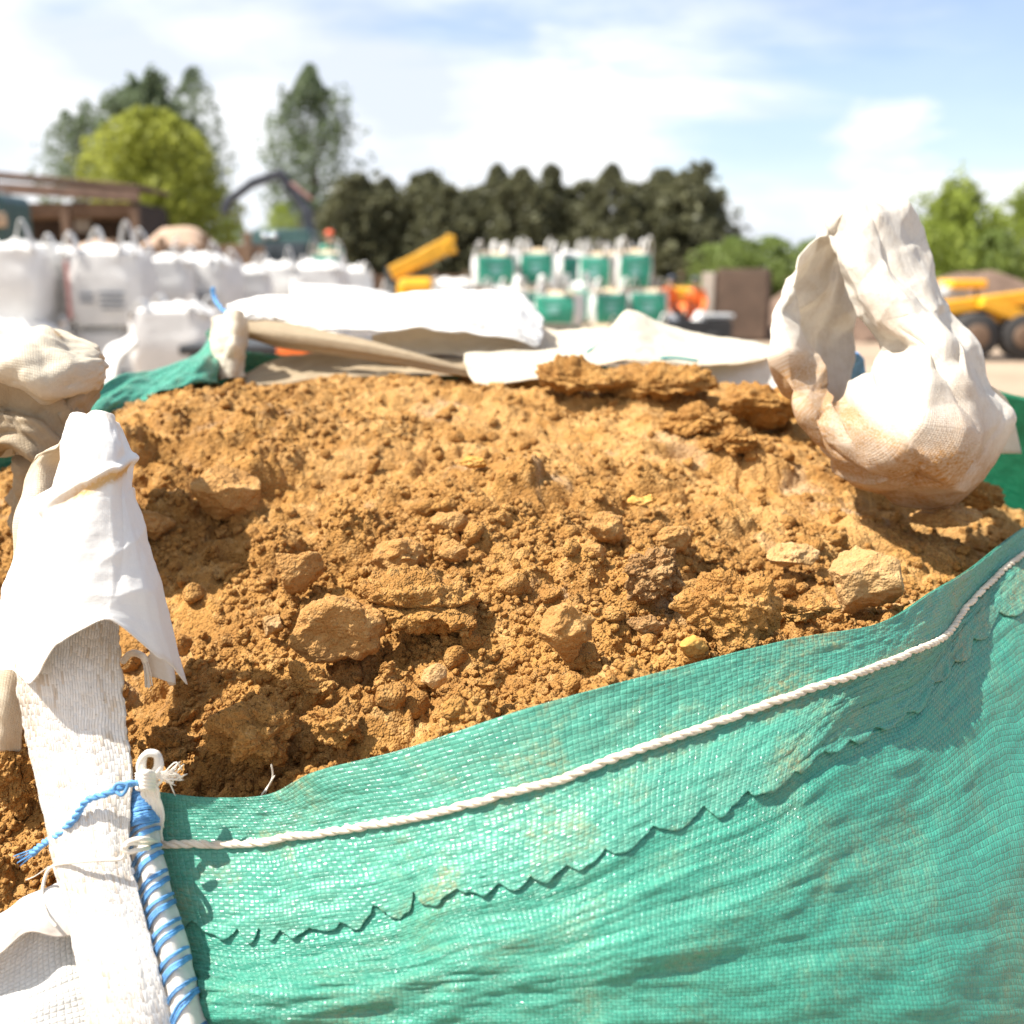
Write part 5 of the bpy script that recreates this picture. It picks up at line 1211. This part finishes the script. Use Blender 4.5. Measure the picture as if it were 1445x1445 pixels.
vt = empty('parked_van', (GX(0, 28), 28, 0), 0, 'dark green van with a tan load on it at the left photo edge', 'van')
boxes('body', [((-.3, 0, 1.15), (2.3, 2.0, 1.5)), ((-.35, 0, 2.35), (1.9, 1.8, 1.0))], M['darkpaint'], vt, .15); boxes('windscreen', [((-.35, -.93, 2.4), (1.5, .06, .6))], M['glass'], vt, .03)
v, f = cyl_np((-1.0, -.95, .42), .42, .25, 'X'); meshnp('wheel', v, f, M['rubber'], vt); v, f = cyl_np((.5, -.95, .42), .42, .25, 'X'); meshnp('wheel', v, f, M['rubber'], vt)
vt.scale = (1, 1, 1.32)
boxes('load', [((.45, -1.15, 2.36), (.60, .5, .26))], M['woodpale'], vt, .05)

# ---- lorry with grab arm
lr = empty('grab_lorry', (GX(402, 30), 30, 0), 0, 'dark lorry with a folded grey grab arm, behind the white bags', 'lorry')
def lx(px): return GX(px, 30)-GX(402, 30)
z3 = lambda py: GZ(py, 30)
boxes('cab', [((0, .3, 1.75), (1.75, 1.6, 2.1)), ((0, .35, 2.86), (1.6, 1.4, .28))], M['darkpaint'], lr, .12)
boxes('windscreen', [((0, -.53, 2.25), (1.45, .06, .75))], M['glass'], lr, .03)
boxes('bumper', [((0, -.6, .75), (1.75, .25, .4))], M['blackpaint'], lr, .05)
for s in (-.65, .65): v, f = cyl_np((s, .1, .5), .5, .3, 'X'); meshnp('wheel', v, f, M['rubber'], lr)
boxes('body', [((0, 3.1, 1.6), (1.8, 3.6, 1.5))], M['blackpaint'], lr, .06)
for px, k in ((382, 0), (395, 1)):  # chrome balls stand in for two glare spots on the windscreen
    v, f = ICO[3]; meshnp('glare_ball', v*.10+np.array((lx(px), -.45, z3(334))), f, M['chrome'], lr)
am = boxes('grab_arm', [beam((lx(443), .6, 1.6), (lx(430), .6, z3(292)), .27, .27), beam((lx(436), .6, z3(305)), (lx(398), .6, z3(246)), .24, .26), beam((lx(402), .55, z3(240)), (lx(352), .55, z3(258)), .22, .24), beam((lx(360), .5, z3(254)), (lx(316), .5, z3(286)), .2, .22)], M['steel'], lr, .03)
boxes('grab_head', [beam((lx(322), .5, z3(280)), (lx(314), .5, z3(300)), .3, .2)], M['steel'], lr, .03)
boxes('hydraulic_ram', [beam((lx(440), .42, z3(280)), (lx(412), .42, z3(256)), .07, .07)], M['printred'], lr, .01)

# ---- yellow telescopic machine
tm = empty('telescopic_loader', (GX(590, 28), 28, 0), 0, 'yellow machine with its telescopic arm raised to the right', 'loader')
def tx(px): return GX(px, 28)-GX(590, 28)
zt_ = lambda py: GZ(py, 28)
boxes('boom', [beam((tx(552), 0, zt_(386)), (tx(610), 0, zt_(358)), .34, .36), beam((tx(596), 0, zt_(365)), (tx(634), 0, zt_(345)), .30, .40)], M['yellow'], tm, .04)
boxes('boom_head', [beam((tx(628), 0, zt_(342)), (tx(641), 0, zt_(345)), .34, .42), beam((tx(636), 0, zt_(345)), (tx(640), 0, zt_(358)), .34, .22)], M['yellow'], tm, .04)
boxes('chassis', [((tx(588), .1, 1.35), (.95, 1.2, .75)), ((tx(575), .1, .8), (1.6, 1.3, .4))], M['yellow'], tm, .18)
boxes('cab', [((tx(556), .7, 1.6), (.55, .8, .8))], M['glass'], tm, .06)
for a in (-.5, .75): v, f = cyl_np((a, -.5, .45), .45, .32, 'Y'); meshnp('wheel', v, f, M['rubber'], tm)

# ---- yellow loader on the right
ld = empty('wheeled_loader', (GX(1400, 24.5), 24.5, 0), 0, 'yellow wheeled loader with sloping arms behind the white loop on the right', 'loader')
def wx(px): return GX(px, 24.5)-GX(1400, 24.5)
zl = lambda py: GZ(py, 24.5)
boxes('lifting_arm', [beam((wx(1322), -.5, zl(434)), (wx(1460), -.5, zl(416)), .25, .30)], M['yellow'], ld, .03)
boxes('lifting_arm', [beam((wx(1366), -.8, zl(424)), (wx(1470), -.8, zl(462)), .25, .26)], M['yellow'], ld, .03)
boxes('canopy', [((wx(1364), .2, zl(401)), (.80, .9, .20))], M['yellow'], ld, .05)
boxes('seat', [((wx(1350), .1, zl(412)), (.5, .5, .22)), ((wx(1350), .3, zl(406)), (.5, .12, .25))], M['greymetal'], ld, .05)
boxes('canopy_post', [((wx(1338), .3, zl(425)), (.07, .07, .75))], M['blackpaint'], ld, .01); boxes('canopy_post', [((wx(1388), .3, zl(425)), (.07, .07, .75))], M['blackpaint'], ld, .01)
boxes('chassis', [((wx(1402), 0, .80), (2.0, 1.0, .5)), ((wx(1440), 0, 1.15), (1.1, .9, .4))], M['blackpaint'], ld, .08); boxes('side_plate', [((wx(1398), -.55, zl(443)), (.5, .06, .35))], M['yellow'], ld, .03)
for px, r_ in ((1362, .50), (1428, .50), (1490, .5)):
    v, f = cyl_np((wx(px), -.75, r_), r_, .4, 'Y'); w_ = meshnp('wheel', v, f, M['rubber'], ld); v, f = cyl_np((wx(px), -.97, r_), r_*.5, .06, 'Y'); meshnp('rim', v, f, M['wood'], w_)

# ---- low dark trailer box with white sacks, workers, small yellow machine
tr = empty('open_trailer', (GX(978, 27), 27, 0), 0, 'low black trailer box standing in front of the workers', 'trailer')
boxes('box', [((0, -.5, .50), (1.75, .07, .42)), ((0, .5, .50), (1.75, .07, .42)), ((-.88, 0, .50), (.07, 1.07, .42)), ((.88, 0, .50), (.07, 1.07, .42)), ((0, 0, .32), (1.7, 1.0, .06))], M['blackpaint'], tr, .015)
for a in (-.45, .45): v, f = cyl_np((a, -.6, .22), .22, .14, 'Y'); meshnp('wheel', v, f, M['rubber'], tr)
for px, lab in ((950, 'white sack standing at the left end of the black trailer'), (990, 'white sack standing in the middle of the black trailer')):
    p, f = lump(5, 'peb', px, (.20, .2, .26)); o = meshnp('sack', p, f, M['bagheap']); o.location = (GX(px, 26.7), 26.9, .62); tag(o, lab, 'sack', 'white sacks in the trailer')
tag(boxes('plastic_sheet', [((GX(1015, 27), 27.1, .80), (.75, .8, .10))], M['greymetal'], None, .03), 'folded grey sheet lying on the right end of the black trailer', 'sheet')
ym = empty('compact_digger', (GX(962, 30), 30.3, 0), 0, 'small yellow and black machine between the two workers', 'digger')
boxes('hood', [((0, 0, 1.25), (.62, .8, .42))], M['yellow'], ym, .08); boxes('chassis', [((0, 0, .75), (.7, 1.0, .55))], M['blackpaint'], ym, .06)
for a in (-.38, .38): boxes('track', [((a, 0, .25), (.2, 1.3, .44))], M['rubber'], ym, .1)

def skin_body(name, verts, edges, radii, mat, parent, root=0):
    me = bpy.data.meshes.new(name); me.from_pydata(verts, edges, []); me.update(); o = link(name, me, mat, parent)
    s = o.modifiers.new('skin', 'SKIN'); s.use_smooth_shade = True
    for i, r in enumerate(radii): me.skin_vertices[0].data[i].radius = (r, r)
    me.skin_vertices[0].data[root].use_root = True
    b = o.modifiers.new('sub', 'SUBSURF'); b.levels = 2; b.render_levels = 2
    return o
def person(px, d, rz, lean, label, hat, zoff=0, jacket='orange', trous='navy', hm='hat'):
    root = empty('person', (GX(px, d), d, zoff), rz, label, 'person')
    L = lean
    J = {'pel': (0, 0, .95), 'che': (0, -.05*L, 1.28), 'nek': (0, -.12*L, 1.47), 'hd1': (0, -.16*L, 1.58), 'hd2': (0, -.18*L, 1.68),
         'ls': (-.19, -.08*L, 1.40), 'le': (-.27, -.12*L-.05, 1.13), 'lw': (-.22, -.28*L-.1, .93), 'lh': (-.20, -.34*L-.12, .85),
         'rs': (.19, -.08*L, 1.40), 're': (.27, -.12*L-.05, 1.13), 'rw': (.22, -.28*L-.1, .93), 'rh': (.20, -.34*L-.12, .85),
         'lp': (-.10, 0, .90), 'lk': (-.11, -.03, .50), 'la': (-.12, .02, .10), 'lf': (-.13, -.14, .05), 'rp': (.10, 0, .90), 'rk': (.11, -.03, .50), 'ra': (.12, .02, .10), 'rf': (.13, -.14, .05)}
    ks = list(J); E = [('pel', 'che'), ('che', 'nek'), ('nek', 'hd1'), ('hd1', 'hd2'), ('che', 'ls'), ('ls', 'le'), ('le', 'lw'), ('lw', 'lh'), ('che', 'rs'), ('rs', 're'), ('re', 'rw'), ('rw', 'rh'), ('pel', 'lp'), ('lp', 'lk'), ('lk', 'la'), ('la', 'lf'), ('pel', 'rp'), ('rp', 'rk'), ('rk', 'ra'), ('ra', 'rf')]
    R = {'pel': .13, 'che': .14, 'nek': .055, 'hd1': .085, 'hd2': .085, 'ls': .06, 'le': .045, 'lw': .03, 'lh': .04, 'rs': .06, 're': .045, 'rw': .03, 'rh': .04, 'lp': .09, 'lk': .06, 'la': .045, 'lf': .04, 'rp': .09, 'rk': .06, 'ra': .045, 'rf': .04}
    skin_body('body', [J[k] for k in ks], [(ks.index(a), ks.index(b)) for a, b in E], [R[k] for k in ks], M['skin'], root)
    def sub(names, edges, grow, mat, nm):
        skin_body(nm, [J[k] for k in names], [(names.index(a), names.index(b)) for a, b in edges], [R[k]+grow for k in names], mat, root)
    sub(['pel', 'che', 'nek', 'ls', 'le', 'lw', 'rs', 're', 'rw'], [('pel', 'che'), ('che', 'nek'), ('che', 'ls'), ('ls', 'le'), ('le', 'lw'), ('che', 'rs'), ('rs', 're'), ('re', 'rw')], .035, M[jacket], 'jacket')
    sub(['pel', 'lp', 'lk', 'la', 'rp', 'rk', 'ra'], [('pel', 'lp'), ('lp', 'lk'), ('lk', 'la'), ('pel', 'rp'), ('rp', 'rk'), ('rk', 'ra')], .022, M[trous], 'trousers')
    v, f = ICO[3]; v = v*np.array((.105, .12, .085)); v[:, 2] = np.maximum(v[:, 2], -.02); meshnp('helmet' if hat else 'cap', v+np.array((0, -.18*L, 1.73)), f, M[hm], root)
person(941, 28.4, .5, 1.2, 'worker in an orange hi-vis jacket beside the right end of the green bags', False, -.02, 'orange', 'orange')
person(984, 28.4, -.3, 1.4, 'worker in an orange hi-vis jacket standing behind the middle of the black trailer', False, -.05, 'orange', 'orange')
person(467, 26.0, .2, .4, 'worker with an orange helmet standing high among the pale bags left of the yellow arm', True, 1.02, 'baggreen', 'navy', 'hathi')
boxx = boxes('loading_platform', [((GX(467, 26), 26, .98), (1.6, 1.2, .08)), ((GX(467, 26)-.7, 25.5, .47), (.08, .08, .95)), ((GX(467, 26)+.7, 25.5, .47), (.08, .08, .95)), ((GX(467, 26)-.7, 26.5, .47), (.08, .08, .95)), ((GX(467, 26)+.7, 26.5, .47), (.08, .08, .95))], M['greymetal'], None, .01); tag(boxx, 'grey platform under the worker with the orange helmet', 'platform')
# bag standing under the foreground bag
sup = make_bag(31, w=1.25, dp=1.2, h=.80, top='cloth', loops='low'); sup.location = (.05, 1.17, 0); tag(sup, 'white bag underneath the big green bag of soil', 'bulk bag')
